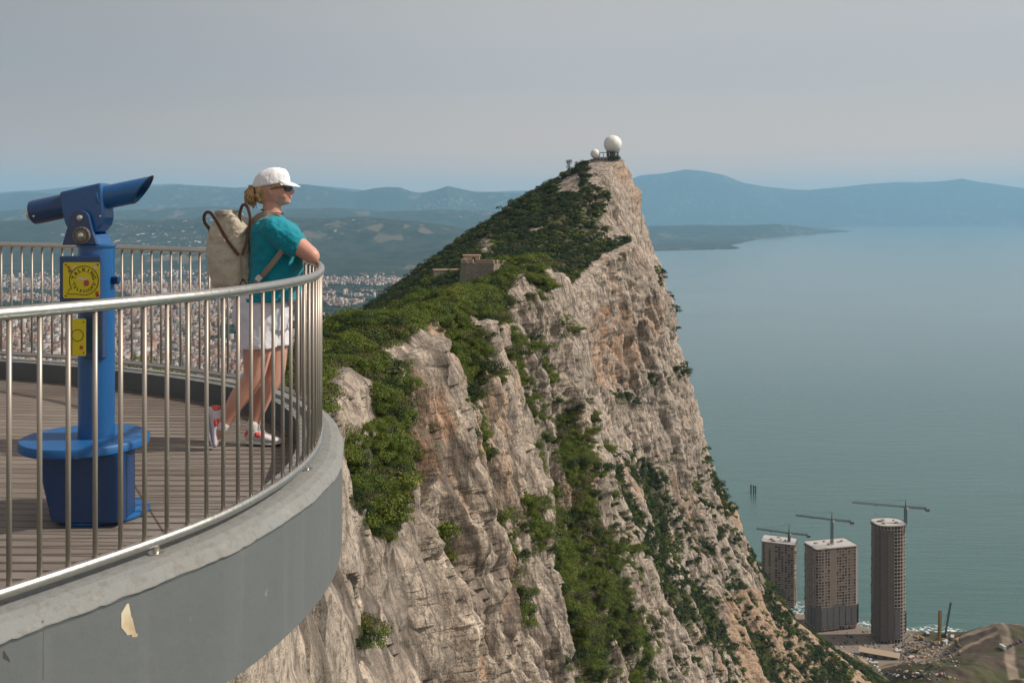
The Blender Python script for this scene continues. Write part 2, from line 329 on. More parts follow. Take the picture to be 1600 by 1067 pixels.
# ---- where scrub grows: shoulders, ledges and the gullies between the ribs
def inpoly(px, py, poly):
    c = np.zeros(px.shape, bool); n = len(poly); j = n-1
    for i in range(n):
        xi, yi = poly[i]; xj, yj = poly[j]
        k = ((yi > py) != (yj > py)) & (px < (xj-xi)*(py-yi)/((yj-yi)+1e-9)+xi); c ^= k; j = i
    return c
jx = PX+11*fbm(X/7, Y/7, Z/7, 3, 91)*np.clip(90/Y, .5, 2); jy = PY+14*fbm(X/7, Y/7, Z/7, 3, 93)*np.clip(90/Y, .5, 2)
DENSE = [  # (nearest depth, farthest depth, outline, density)
 (30, 150, [(480, 470), (560, 470), (650, 480), (660, 500), (600, 524), (570, 530), (575, 560), (585, 590), (556, 572), (480, 556)], 1.0),
 (30, 150, [(574, 562), (606, 575), (641, 575), (645, 600), (641, 674), (672, 700), (668, 724), (640, 722), (640, 760), (612, 770), (619, 835), (570, 818), (545, 780), (542, 690), (575, 690), (575, 600)], 1.0),
 (100, 240, [(696, 500), (750, 486), (758, 520), (764, 607), (742, 600), (746, 674), (770, 700), (768, 723), (738, 715), (710, 670), (704, 600), (694, 560)], 1.0),
 (90, 240, [(717, 678), (735, 690), (748, 780), (762, 850), (785, 900), (783, 979), (762, 975), (744, 880), (736, 839), (722, 740)], .95),
 (60, 150, [(664, 821), (680, 826), (690, 850), (704, 870), (700, 889), (682, 880), (668, 850)], .9),
 (120, 300, [(789, 517), (806, 522), (830, 600), (857, 652), (846, 668), (822, 640), (800, 580)], .95),
 (120, 320, [(814, 530), (822, 530), (861, 598), (852, 604)], .9), (120, 320, [(836, 512), (848, 512), (866, 603), (852, 600)], .9),
 (120, 330, [(866, 497), (874, 499), (880, 531), (870, 531)], .8), (150, 330, [(821, 460), (843, 462), (845, 490), (826, 492)], .9),
 (150, 330, [(812, 412), (830, 414), (862, 454), (850, 458), (825, 440)], .95),
 (120, 330, [(816, 781), (836, 770), (852, 810), (850, 866), (830, 862)], .9), (120, 330, [(771, 790), (782, 792), (800, 880), (820, 992), (806, 992), (786, 900)], .9),
 (200, 400, [(866, 650), (895, 640), (915, 700), (928, 803), (905, 803), (880, 740)], .95),
 (140, 400, [(852, 803), (900, 790), (930, 800), (965, 870), (991, 950), (1010, 1067), (985, 1067), (960, 980), (940, 1067), (900, 1067), (879, 980), (862, 900)], .92),
 (300, 680, [(918, 705), (960, 705), (1000, 722), (1040, 745), (1046, 800), (1040, 850), (1050, 905), (1020, 915), (985, 895), (955, 850), (935, 790)], 1.1),
 (360, 720, [(1005, 905), (1060, 890), (1100, 930), (1150, 960), (1202, 1010), (1215, 1067), (1150, 1067), (1100, 1010), (1050, 960)], .8),
 (520, 760, [(1110, 742), (1135, 762), (1152, 800), (1140, 815), (1112, 790)], .7), (500, 760, [(1150, 870), (1190, 880), (1235, 945), (1225, 960), (1180, 950), (1140, 905)], .5),
 (520, 760, [(1040, 455), (1056, 474), (1064, 505), (1050, 500)], 1.), (520, 760, [(1020, 410), (1036, 436), (1030, 445)], .9),
 (400, 760, [(1010, 585), (1025, 590), (1030, 605), (1012, 602)], .8), (400, 760, [(950, 612), (1000, 618), (1000, 636), (955, 632)], .7),
 (400, 760, [(1052, 575), (1072, 568), (1076, 590), (1056, 592)], .8),
 (500, 900, [(1245, 980), (1290, 1005), (1345, 1040), (1368, 1067), (1320, 1060), (1270, 1030)], .6),
 (22, 72, [(445, 980), (465, 970), (478, 1067), (458, 1067)], .8), (22, 80, [(552, 970), (568, 972), (574, 1006), (558, 1008)], .8),
]
BARE = [(380, 760, [(945, 330), (975, 262), (1010, 262), (1030, 380), (950, 372)]), (440, 760, [(912, 262), (930, 235), (1000, 235), (1005, 290), (960, 304), (925, 290)]),
        (222, 275, [(700, 395), (800, 395), (800, 425), (785, 452), (705, 462)]), (170, 335, [(800, 430), (835, 418), (868, 425), (900, 480), (930, 620), (780, 620), (778, 520)]),
        (450, 760, [(745, 375), (770, 375), (772, 402), (752, 398)]), (500, 760, [(868, 288), (905, 268), (905, 300), (875, 305)]),
        (500, 760, [(930, 345), (960, 340), (955, 352), (935, 356)]), (400, 700, [(820, 354), (846, 352), (838, 362), (822, 364)]),
        (30, 120, [(578, 526), (637, 528), (655, 504), (695, 520), (700, 585), (665, 610), (645, 575), (600, 570), (580, 550)]), (30, 72, [(500, 566), (585, 575), (590, 690), (500, 690)])]
topm = (colid < NW+NT-12)
n1 = fbm(X/16, Y/16, Z/22, 4, 101); n2 = fbm((X*.55+Y*.85+Z*.22)/5.5, (X*.83-Y*.55)/7, Z/30, 3, 111)
veg = np.where(topm & (nz > 0.30), 0.93+n1*0.6, 0.0)
ledge = sstep(0.50, 0.72, nz+n1*0.25)*0.8*sstep(60, 200, Y)
strip = sstep(0.17, 0.36, n2+n1*.35)*0.72*sstep(0.0, 0.3, nz)
mainface = sstep(400, 470, Y)*(PY < 700)
east = np.where(~topm, np.maximum(ledge*(1-.6*mainface), strip*(1-mainface)*sstep(60, 110, Y)), 0)
low = sstep(690, 800, PY)*sstep(380, 460, Y)*sstep(-.05, .3, n1+n2*.5)*.36
veg = np.maximum(veg, np.maximum(east, np.where(topm, 0, low)))
veg *= sstep(0.10, 0.28, nz+.12*n1)
for d0, d1, poly in BARE:
    k = inpoly(jx, jy, poly) & (Y > d0) & (Y < d1); veg = np.where(k, veg*0.12, veg)
for d0, d1, poly, dn in DENSE:
    k = inpoly(jx, jy, poly) & (Y > d0) & (Y < d1); veg = np.where(k, np.maximum(veg, (dn*(0.85+0.5*n1)+.12)*sstep(-.25, .06, nz)), veg)
veg = np.where(topm, veg, veg*(1-.92*sstep(.9, 2.6, DFIN)*sstep(70, 120, Y)))      # bare fins stand out of the green gullies
veg = np.clip(veg, 0, 1)*sstep(10, 24, Y)
scree = sstep(.2, .55, sstep(890, 960, PY)*sstep(1090, 1170, PX-(PY-900)*.2)*sstep(450, 520, Y)+.25*n1)
scree = np.maximum(scree, inpoly(jx, jy, [(1110, 745), (1150, 770), (1165, 830), (1130, 800)])*.8*(Y > 500))
UU = Y+X*0.6+Z*0.24; TT = X-Y*0.6+Z*0.4
rust = sstep(.15, .6, fbm(X/14, Y/14, Z/30, 3, 131)+.1)*.65
for d0, d1, poly in [(400, 760, [(930, 480), (985, 470), (1000, 560), (985, 610), (930, 600), (905, 560)]), (40, 130, [(640, 560), (690, 610), (700, 700), (660, 760), (630, 680)]), (60, 260, [(690, 950), (745, 950), (760, 1067), (700, 1067)]), (30, 100, [(655, 600), (690, 600), (735, 800), (725, 900), (700, 800)]), (500, 800, [(975, 262), (1000, 270), (1010, 320), (985, 315)])]:
    rust = np.where(inpoly(jx, jy, poly) & (Y > d0) & (Y < d1), np.maximum(rust, .95), rust)
idx = (np.arange(NR-1)[:, None]*NC+np.arange(NC-1)[None, :]).ravel()
FQ = np.stack([idx, idx+1, idx+NC+1, idx+NC], 1)
m = Mat('limestone', rough=0.92, spec=0.25)
gc = m.coord('Object'); gs = m.coord('Object', (1, 1, .34), (0, R(-12), 0))
cu = m.n('ShaderNodeCombineXYZ'); sg = m.n('ShaderNodeSeparateXYZ'); m.L(gc, sg.inputs[0])
m.L(m.attr('uu'), cu.inputs[0]); m.L(m.math('MULTIPLY', m.attr('tt'), .35), cu.inputs[1]); m.L(m.math('MULTIPLY', sg.outputs[2], .22), cu.inputs[2]); fv = cu.outputs[0]
def fissure(scale, wd, seed, detail=4):
    n = m.n('ShaderNodeTexNoise', noise_dimensions='4D', i_Scale=scale, i_Detail=detail, i_Roughness=.6); n.inputs['W'].default_value = seed; m.L(fv, n.inputs['Vector'])
    a = m.math('ABSOLUTE', m.math('SUBTRACT', n.outputs[0], .5)); return m.ramp(a, [(0, 1), (wd, .75), (wd*2.2, 0)])
n_big = m.noise(gs, .09, 5, .6); n_mid = m.noise(gs, .7, 6, .65); n_fin = m.noise(gc, 4, 4, .6)
c = m.mix(m.ramp(n_mid, [(.38, 0), (.58, 1)]), (.25, .20, .165), (.60, .505, .41))
c = m.mix(m.ramp(n_big, [(.42, 0), (.60, .55)]), c, (.31, .27, .24))
c = m.mix(m.math('MULTIPLY', m.attr('rust'), m.ramp(m.noise(gs, .35, 5, .65), [(.42, 0), (.62, .92)])), c, (.48, .235, .105))
crk = m.ramp(m.voro(gs, .55, 'DISTANCE_TO_EDGE'), [(0, 1), (.045, 0)])
c = m.mix(m.math('MULTIPLY', crk, m.ramp(n_big, [(.40, .1), (.55, .7)])), c, (.12, .105, .09))
fis1 = fissure(.16, .010, 1.3); fis2 = fissure(.62, .014, 4.1, 3); pl1 = m.noise(fv, .5, 5, .65)
c = m.mix(m.ramp(pl1, [(.42, .45), (.54, 0)]), c, (.17, .14, .118))
c = m.mix(m.math('MULTIPLY', fis1, .8), c, (.06, .05, .042)); c = m.mix(m.math('MULTIPLY', fis2, .55), c, (.075, .062, .052))  # cracks darkened in the rock's colour, standing in for fine shade
spk = m.ramp(n_fin, [(.38, .8), (.50, 0)])
c = m.mix(spk, c, (.17, .15, .13))
c = m.mix(m.ramp(m.math('ADD', m.attr('scree'), m.math('MULTIPLY', m.math('SUBTRACT', n_mid, .5), .8)), [(.35, 0), (.6, .95)]), c, m.mix(m.ramp(m.noise(gc, .6, 5, .7), [(.4, 0), (.62, 1)]), (.235, .145, .09), (.37, .29, .215)))
soil = m.mix(m.noise(gc, 1.3, 4), (.028, .040, .015), (.075, .075, .035))
c = m.mix(m.ramp(m.math('ADD', m.attr('veg'), m.math('MULTIPLY', m.math('SUBTRACT', n_mid, .5), .7)), [(.38, 0), (.58, .92)]), c, soil)
m.color(c)
b1 = m.bump(n_mid, .75, .9)
b2 = m.bump(m.noise(gc, 2.4, 6, .7), .8, .28, b1); b3 = m.bump(m.math('MAXIMUM', fis1, fis2), -.8, .35, b2); m.bump(crk, -.35, .18, b3)
M_ROCK = m.m
rock = fastmesh('hill', np.stack([X, Y, Z], -1).reshape(-1, 3), FQ, M_ROCK, smooth=False,
    attrs={'veg': ('POINT', veg.ravel()), 'scree': ('POINT', scree.ravel()), 'rust': ('POINT', rust.ravel()), 'uu': ('POINT', UU.ravel()), 'tt': ('POINT', TT.ravel())})
tag(rock, kind='structure')
rock.name = 'hill'
# ================================================================ scrub (nobody could count it)
def leafmat(name, c1, c2, c3):
    m = Mat(name, rough=.7, spec=.2)
    oi = m.n('ShaderNodeObjectInfo').outputs['Random']
    v = m.coord('Object'); n = m.noise(v, 2.2, 3)
    c = m.mix(oi, c1, c2); c = m.mix(m.ramp(n, [(.40, 0), (.65, .8)]), c, c3); m.color(c)
    tr = m.n('ShaderNodeBsdfTranslucent'); m.L(c, tr.inputs[0]); ms = m.n('ShaderNodeMixShader'); ms.inputs[0].default_value = .22
    m.L(m.b.outputs[0], ms.inputs[1]); m.L(tr.outputs[0], ms.inputs[2]); m.L(ms.outputs[0], m.t.nodes['Material Output'].inputs[0]); return m.m
M_LEAF = leafmat('leaf_bright', (.088, .135, .022), (.165, .190, .036), (.055, .088, .018))
M_LEAFO = leafmat('leaf_olive', (.085, .090, .035), (.145, .130, .055), (.06, .06, .03))
M_LEAFD = leafmat('leaf_dark', (.028, .050, .018), (.052, .078, .026), (.022, .038, .016))
def bushproto(name, nl, leaf, lobes, mat, seed, squash=.75):
    """unit bush: leaf-sized faces spread over and inside several lobes"""
    r = np.random.default_rng(seed)
    cen = r.normal(0, .42, (lobes, 3)); cen[:, 2] = np.abs(cen[:, 2])*.55+.12; cen[:, :2] *= .95; rad = r.uniform(.30, .52, lobes)
    k = r.integers(0, lobes, nl); dirn = r.normal(0, 1, (nl, 3)); dirn[:, 2] = np.abs(dirn[:, 2])*.9+.15*dirn[:, 2]
    dirn /= np.linalg.norm(dirn, axis=1)[:, None]
    p = cen[k]+dirn*(rad[k]*r.uniform(.62, 1.08, nl))[:, None]; p[:, 2] *= squash
    nrm = dirn+r.normal(0, .45, (nl, 3)); nrm /= np.linalg.norm(nrm, axis=1)[:, None]
    a = np.cross(nrm, r.normal(0, 1, (nl, 3))); a /= np.linalg.norm(a, axis=1)[:, None]; b = np.cross(nrm, a)
    s = (leaf*r.uniform(.6, 1.3, nl))[:, None]
    V = np.stack([p-a*s, p-b*s*.55, p+a*s, p+b*s*.55], 1).reshape(-1, 3)
    Fq = np.arange(nl*4).reshape(-1, 4)
    o = fastmesh(name, V, Fq, mat); COL.objects.unlink(o); return o
def scatter(name, mask, dens_fn, size_fn, protos, label, cat, seed, maxn, parent_mat=None):
    r = np.random.default_rng(seed)
    e1 = np.stack([np.diff(a, axis=1)[:-1] for a in (X, Y, Z)], -1); e2 = np.stack([np.diff(a, axis=0)[:, :-1] for a in (X, Y, Z)], -1)
    area = np.linalg.norm(np.cross(e1, e2), axis=-1); mk = mask[:-1, :-1]
    size = size_fn(Y[:-1, :-1]); lam = area*mk*dens_fn(Y[:-1, :-1])/(size**2)
    num = r.poisson(np.clip(lam, 0, 20)); ii, jj = np.nonzero(num); reps = num[ii, jj]; ii = np.repeat(ii, reps); jj = np.repeat(jj, reps)
    if len(ii) > maxn: sel = r.permutation(len(ii))[:maxn]; ii = ii[sel]; jj = jj[sel]
    u = r.random(len(ii))[:, None]; v = r.random(len(ii))[:, None]
    base = np.stack([X[ii, jj], Y[ii, jj], Z[ii, jj]], -1); Q = base+e1[ii, jj]*u+e2[ii, jj]*v
    sc = size[ii, jj]*np.clip(r.lognormal(-.12, .42, len(ii)), .3, 2.0)
    Q = Q-np.stack([nx[ii, jj], ny[ii, jj], nz[ii, jj]], -1)*(sc*.10)[:, None]
    print(name, len(ii))
    me = bpy.data.meshes.new(name); me.vertices.add(len(Q)); me.vertices.foreach_set('co', Q.astype(np.float32).ravel())
    at = me.attributes.new('sc', 'FLOAT', 'POINT'); at.data.foreach_set('value', sc.astype(np.float32))
    at = me.attributes.new('rz', 'FLOAT', 'POINT'); at.data.foreach_set('value', r.uniform(0, 6.28, len(Q)).astype(np.float32))
    o = bpy.data.objects.new(name, me); COL.objects.link(o)
    cl = bpy.data.collections.new(name+'_kinds')
    for p_ in protos: cl.objects.link(p_)
    ng = bpy.data.node_groups.new(name, 'GeometryNodeTree'); ng.interface.new_socket('Geometry', in_out='INPUT', socket_type='NodeSocketGeometry'); ng.interface.new_socket('Geometry', in_out='OUTPUT', socket_type='NodeSocketGeometry')
    N = ng.nodes.new; L = ng.links.new
    gi = N('NodeGroupInput'); go = N('NodeGroupOutput'); ip = N('GeometryNodeInstanceOnPoints'); ci = N('GeometryNodeCollectionInfo'); ci.inputs['Collection'].default_value = cl
    ci.inputs['Separate Children'].default_value = True; ci.inputs['Reset Children'].default_value = True
    a1 = N('GeometryNodeInputNamedAttribute'); a1.data_type = 'FLOAT'; a1.inputs['Name'].default_value = 'sc'
    a2 = N('GeometryNodeInputNamedAttribute'); a2.data_type = 'FLOAT'; a2.inputs['Name'].default_value = 'rz'; cx = N('ShaderNodeCombineXYZ')
    L(a2.outputs[0], cx.inputs[2]); L(gi.outputs[0], ip.inputs['Points']); L(ci.outputs[0], ip.inputs['Instance']); ip.inputs['Pick Instance'].default_value = True
    L(cx.outputs[0], ip.inputs['Rotation']); L(a1.outputs[0], ip.inputs['Scale']); L(ip.outputs[0], go.inputs[0])
    md = o.modifiers.new('scatter', 'NODES'); md.node_group = ng
    tag(o, label, cat, kind='stuff'); return o
pb = [bushproto('b%d' % i, 2600, .040, 9, M_LEAF, 200+i) for i in range(5)]+[bushproto('bd%d' % i, 2600, .038, 9, M_LEAFD, 210+i) for i in range(2)]+[bushproto('bo%d' % i, 1500, .036, 8, M_LEAFO, 240+i, .6) for i in range(2)]
pd = [bushproto('d%d' % i, 520, .082, 7, M_LEAFD, 220+i) for i in range(5)]+[bushproto('dl%d' % i, 520, .082, 7, M_LEAF, 230+i) for i in range(1)]+[bushproto('do%d' % i, 420, .08, 7, M_LEAFO, 250+i) for i in range(1)]
vm = sstep(.35, .75, veg)
frame = (PX > -80) & (PX < 1700) & (PY < 1200)
scatter('shrub_cover', np.where((Y < 265) & frame, vm, 0), lambda D: 2.0+0*D, lambda D: np.clip(.42+D*.0062, .6, 1.7), pb, 'bright green evergreen scrub over the nearer ridge and its gullies', 'shrubs', 5, 34000)
scatter('scrub_woodland', np.where((Y >= 265) & (Y < 760) & frame, vm, 0), lambda D: 2.0+0*D, lambda D: np.clip(.9+D*.0024, 1.25, 2.5), pd, 'dark green scrub woodland over the slopes of the far peak', 'shrubs', 6, 60000)
# ================================================================ SETTING: sea
m = Mat('sea_water', rough=.16, spec=.5)
g = m.coord('Object')
sep = m.n('ShaderNodeSeparateXYZ'); m.L(g, sep.inputs[0])
dist = m.n('ShaderNodeVectorMath', operation='LENGTH'); m.L(g, dist.inputs[0])
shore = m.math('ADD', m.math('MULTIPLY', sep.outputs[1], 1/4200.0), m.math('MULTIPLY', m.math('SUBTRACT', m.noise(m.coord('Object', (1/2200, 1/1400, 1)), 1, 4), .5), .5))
c = m.ramp(shore, [(.12, (.024, .085, .070)), (.42, (.034, .092, .086)), (1.0, (.115, .165, .170))])  # inshore green is the water's own; the far paleness paints in reflected sky
st = m.noise(m.coord('Object', (1/900, 1/170, 1), (0, 0, R(-22))), 1, 5, .6)
c = m.mix(m.ramp(st, [(.40, 0), (.66, .6)]), c, (.042, .112, .10)); m.color(c)
w1 = m.noise(m.coord('Object', (1/95, 1/15, 1), (0, 0, R(52))), 1, 6, .62); w2 = m.noise(m.coord('Object', (1/8, 1/5, 1), (0, 0, R(10))), 1, 4, .6)
near_ = m.ramp(m.math('MULTIPLY', sep.outputs[1], 1/9000.0), [(.05, .95), (.30, .40), (1.0, .03)])
bb = m.bump(w1, .55, 1.5); m.L(near_, bb.node.inputs['Strength']); b9 = m.bump(w2, .5, .35, bb); m.L(near_, b9.node.inputs['Strength'])
M_SEA = m.m
mb = MB(); mb.add([(-70000, -3000, SEA), (70000, -3000, SEA), (70000, 60000, SEA), (-70000, 60000, SEA)], [(0, 1, 2, 3)])
sea = mb.build('sea', M_SEA, recalc=False); tag(sea, kind='structure')
# ================================================================ SETTING: mainland (isthmus, hills, far mountains)
LR, LCN = 620, 900
lD = np.exp(np.linspace(math.log(1250), math.log(47000), LR)); lx = np.linspace(-900, 2500, LCN)
LD, LX = np.meshgrid(lD, lx, indexing='ij'); wx = (LX-800)*LD/F; wy = LD
cD = [1200, 5000, 10300, 10750, 11300, 13600, 18000, 22000, 24000, 26000, 31000, 34300, 35500, 37000]
cX = [930, 930, 960, 1040, 1165, 1172, 1236, 1340, 1342, 1310, 1330, 1560, 1900, 2600]
coast = np.interp(LD, cD, cX)+10*fbm(wx/900, wy/900, 0*wx, 4, 3)
land = sstep(0, 26, coast-LX)
def prof(xs, ys, Dc, wd, n=0):
    """ridge seen at heights ys at depth Dc"""
    yy = np.interp(LX, xs, ys); h = (HOR-yy)*Dc/F+CAMZ-SEA
    q = (LD-Dc)/wd; q = np.where(q < 0, q, q*.5)
    warp = 1+.10*ridged(wx/2600, wy/2600, 0*wx, 4, 31+n)-.10
    e = np.exp(-q*q); rr = .5+.5*ridged(wx/3600, wy/5200, 0*wx, 4, 61+n)
    body = e*(1-(1-e)*1.1*(1-rr))
    return np.maximum(h, 0)*body*(1+(warp-1)*(1-e*.9))
H = 5+6*fbm(wx/700, wy/700, 0*wx, 3, 7)
roll = sstep(5500, 8500, LD)*sstep(1050, 700, LX)
H = H+roll*(70+90*ridged(wx/2300, wy/1700, 0*wx, 4, 9)+25*fbm(wx/500, wy/500, 0*wx, 3, 13))
H = np.maximum(H, prof([-900, 0, 100, 250, 330, 420, 500, 560, 640, 700, 760, 900, 2500], [343, 345, 342, 343, 340, 337, 341, 338, 344, 352, 362, 372, 380], 10500, 1700, 1)*sstep(990, 900, LX))
H = np.maximum(H, prof([-900, 0, 40, 130, 230, 330, 420, 520, 600, 700, 800, 900, 2500], [322, 330, 326, 332, 326, 322, 327, 324, 330, 327, 331, 336, 345], 17500, 2500, 2)*sstep(990, 900, LX))
H = np.maximum(H, prof([-900, -100, 0, 40, 90, 150, 200, 250, 280, 330, 380, 430, 480, 520, 556, 585, 605, 625, 645, 660, 680, 700, 720, 740, 780, 815, 900, 2500],
                      [290, 296, 304, 299, 303, 296, 292, 291, 288, 291, 294, 291, 288, 294, 300, 294, 292, 293, 300, 301, 297, 290.5, 295, 299, 301, 303, 300, 320], 27000, 3200, 3)*sstep(990, 900, LX))
H = np.maximum(H, prof([-900, 0, 60, 130, 200, 270, 300, 350, 420, 470, 540, 600, 700, 800, 900, 2500], [292, 300, 297, 290, 289, 287, 289, 294, 290, 287, 294, 301, 302, 298, 296, 320], 39000, 2600, 4)*sstep(990, 900, LX))
H = np.maximum(H, prof([-900, 900, 980, 1000, 1040, 1070, 1100, 1130, 1160, 1200, 1260, 1320, 1350, 1400, 1460, 1490, 1502, 1530, 1560, 1600, 1700, 2500],
                      [330, 305, 282, 274, 270, 264.5, 267, 273, 285, 292, 297, 291, 288, 284, 284, 281, 278.5, 284, 288, 294, 304, 330], 39500, 3400, 5)*sstep(850, 990, LX))
H = np.maximum(H, prof([-900, 900, 1000, 1100, 1200, 1300, 1400, 1500, 1700, 2500], [345, 330, 322, 325, 330, 326, 331, 327, 334, 345], 37200, 1100, 6)*sstep(850, 990, LX))
H = np.maximum(H, prof([-900, 940, 1020, 1100, 1160, 1210, 1250, 1290, 1330, 1350, 2500], [366, 356, 353, 351, 352, 350, 353, 355, 361, 366, 366], 18500, 1500, 7)*sstep(900, 1000, LX))
H = np.maximum(H, prof([-900, 940, 1020, 1150, 1180, 1230, 2500], [386, 381, 380, 382, 384, 386, 386], 13200, 1100, 8)*sstep(900, 1000, LX))
H = H*land*1.0-(1-land)*12
H = np.minimum(H, 2+9*np.clip(coast-LX, 0, 1e9)*LD/F/60+400*sstep(4, 60, coast-LX)) if True else H
nearflat = sstep(6500, 4500, LD); H = H*(1-nearflat)+nearflat*(3.0*land-(1-land)*12)
m = Mat('mainland', rough=.95, spec=.1)
g = m.coord('Object')
f1 = m.noise(m.coord('Object', (1/1400, 1/2600, 1/600)), 1, 6, .62); f2 = m.voro(m.coord('Object', (1/130, 1/330, 0)), 1, 'F1', 'Color'); f3 = m.noise(m.coord('Object', (1/160, 1/300, 0)), 1, 5, .6)
c = m.mix(m.ramp(f3, [(.35, 0), (.65, 1)]), (.018, .031, .029), (.046, .060, .046))
sepc = m.n('ShaderNodeSeparateColor'); m.L(f2, sepc.inputs[0])
fld = m.math('MULTIPLY', m.ramp(sepc.outputs[0], [(.80, 0), (.82, 1)]), m.ramp(f1, [(.52, 0), (.56, 1)]))
c = m.mix(m.math('MULTIPLY', fld, .5), c, m.mix(sepc.outputs[1], (.17, .14, .11), (.23, .165, .125)))
urb = m.ramp(m.noise(m.coord('Object', (1/90, 1/130, 0)), 1, 3, .7), [(.60, 0), (.64, 1)])
c = m.mix(m.math('MULTIPLY', urb, m.ramp(m.noise(m.coord('Object', (1/2600, 1/3600, 0)), 1, 3), [(.52, 0), (.60, .75)])), c, (.55, .52, .48))
m.color(c)
M_LAND = m.m
idx = (np.arange(LR-1)[:, None]*LCN+np.arange(LCN-1)[None, :]).ravel()
o = fastmesh('mainland', np.stack([wx, wy, SEA+H], -1).reshape(-1, 3), np.stack([idx, idx+1, idx+LCN+1, idx+LCN], 1), M_LAND, smooth=True)
tag(o, kind='structure')

# ================================================================ things on the rock and on the plain
def hgt(x, y):                    # height of the plain east of the rock foot
    return SEA+6
CONC = simple('raw_concrete', (.31, .255, .22), .9, var=.18, scale=.15)
CONCD = simple('raw_concrete_dark', (.085, .072, .066), .9, var=.2, scale=.1)
ROOFC = simple('roof_concrete', (.40, .385, .375), .9, var=.12, scale=.2)
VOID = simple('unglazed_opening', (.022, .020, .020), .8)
NETM = simple('scaffold_netting', (.13, .125, .125), .9, var=.3, scale=.4)
NETD = simple('dark_netting', (.125, .105, .09), .9, var=.35, scale=.25)
STEEL = simple('crane_steel', (.10, .115, .12), .6)
CRB = simple('crane_ballast', (.20, .19, .18), .9)
WHITE = simple('white_shell', (.74, .74, .72), .45, spec=.4)
GALV = simple('galvanised_steel', (.16, .17, .18), .6)
def beam_lattice(mb, a, b, w, n, r, tri=False):
    a = Vector(a); b = Vector(b); t = (b-a).normalized(); up = Vector((0, 0, 1)) if abs(t.z) < .9 else Vector((1, 0, 0))
    u = t.cross(up).normalized(); v = u.cross(t).normalized(); h = w/2
    cs = [(-1, -1), (1, -1), (1, 1), (-1, 1)] if not tri else [(-1, -1), (1, -1), (0, 1)]
    pt = lambda k, c: a+(b-a)*(k/n)+u*c[0]*h+v*c[1]*h
    for c in cs: mb.tube([pt(0, c), pt(n, c)], r, 4)
    for k in range(n):
        for i in range(len(cs)):
            c, d = cs[i], cs[(i+1) % len(cs)]
            if k % 2: c, d = d, c
            mb.tube([pt(k, c), pt(k+1, d)], r*.7, 4)
            mb.tube([pt(k, c), pt(k, d)], r*.7, 4)
def crane(px, base_y, jib_y, jx0, jx1, dy0, D, label, top_y):
    """tower crane: mast from the roof, jib to jx0 (left), counter jib to jx1"""
    b = Vector(P(px, base_y, D)); j = Vector(P(px, jib_y, D)); t = Vector(P(px, top_y, D))
    root = empty('tower_crane', b, label=label, cat='crane', group='tower cranes on the unfinished towers')
    loc = lambda v: Vector(v)-b
    mb = MB(); beam_lattice(mb, (0, 0, 0), loc(j), 2.0, 12, .22); mb.build('mast', STEEL, root)
    e0 = Vector(P(jx0, jib_y+dy0, D+14)); e1 = Vector(P(jx1, jib_y-dy0*(jx1-px)/(jx0-px)*-1 if False else jib_y+dy0*(jx1-px)/(jx0-px), D-6))
    e1.z = j.z+1.0; e0.z = j.z+1.2
    mb = MB(); beam_lattice(mb, loc(j)+Vector((0, 0, 1)), loc(e0), 1.5, 26, .17, True); mb.build('jib', STEEL, root)
    mb = MB(); beam_lattice(mb, loc(j)+Vector((0, 0, 1)), loc(e1), 1.6, 8, .2); mb.build('counter_jib', STEEL, root)
    mb = MB(); mb.tube([loc(j), loc(t)], [.9, .25], 4); mb.build('apex', STEEL, root)
    mb = MB()
    for f in (.35, .8): mb.tube([loc(t), loc(j).lerp(loc(e0), f)+Vector((0, 0, 1.6))], .09, 4)
    mb.tube([loc(t), loc(e1)+Vector((0, 0, .6))], .1, 4); mb.build('tie_bar', STEEL, root)
    mb = MB(); mb.box(loc(e1)+Vector((0, 0, -1.3)), (3.4, 2.2, 2.8)); mb.build('counterweight', CRB, root)
    mb = MB(); mb.box(loc(j)+Vector((1.2, -1.5, -.6)), (1.8, 1.8, 2.2), taper=(.85, .85)); mb.build('cab', WHITE, root)
    mb = MB(); hx = loc(j).lerp(loc(e0), .55); mb.box(hx+Vector((0, 0, -.9)), (1.6, 1.2, .5)); mb.tube([hx, hx-Vector((0, 0, 9))], .06, 4); mb.box(hx-Vector((0, 0, 9.3)), (.6, .4, 1.0)); mb.build('hook_block', STEEL, root)
# ---- the three unfinished towers
def outline(kind, w, d, n=28):
    if kind == 'box':
        r = 2.2; pts = []
        for cx, cy, a0 in ((w/2-r, d/2-r, 0), (-w/2+r, d/2-r, 90), (-w/2+r, -d/2+r, 180), (w/2-r, -d/2+r, 270)):
            pts += [(cx+r*math.cos(R(a0+a)), cy+r*math.sin(R(a0+a))) for a in (0, 45, 90)]
        return pts
    if kind == 'lens':      # flat front, bowed ends
        return [(w/2*math.copysign(abs(math.cos(a))**.75, math.cos(a)), d/2*math.copysign(abs(math.sin(a))**.62, math.sin(a))) for a in [2*math.pi*k/n for k in range(n)]]
def along(poly, step):
    """points with outward direction every `step` metres round the outline"""
    n = len(poly); L_ = [math.dist(poly[i], poly[(i+1) % n]) for i in range(n)]; tot = sum(L_); k = max(8, round(tot/step)); out = []
    for q in range(k):
        s = tot*q/k; i = 0
        while s > L_[i]: s -= L_[i]; i += 1
        a, b = poly[i], poly[(i+1) % n]; f = s/L_[i]; dx, dy = b[0]-a[0], b[1]-a[1]; l = math.hypot(dx, dy)
        out.append(((a[0]+dx*f, a[1]+dy*f), math.atan2(dy, dx)))
    return out, tot/k
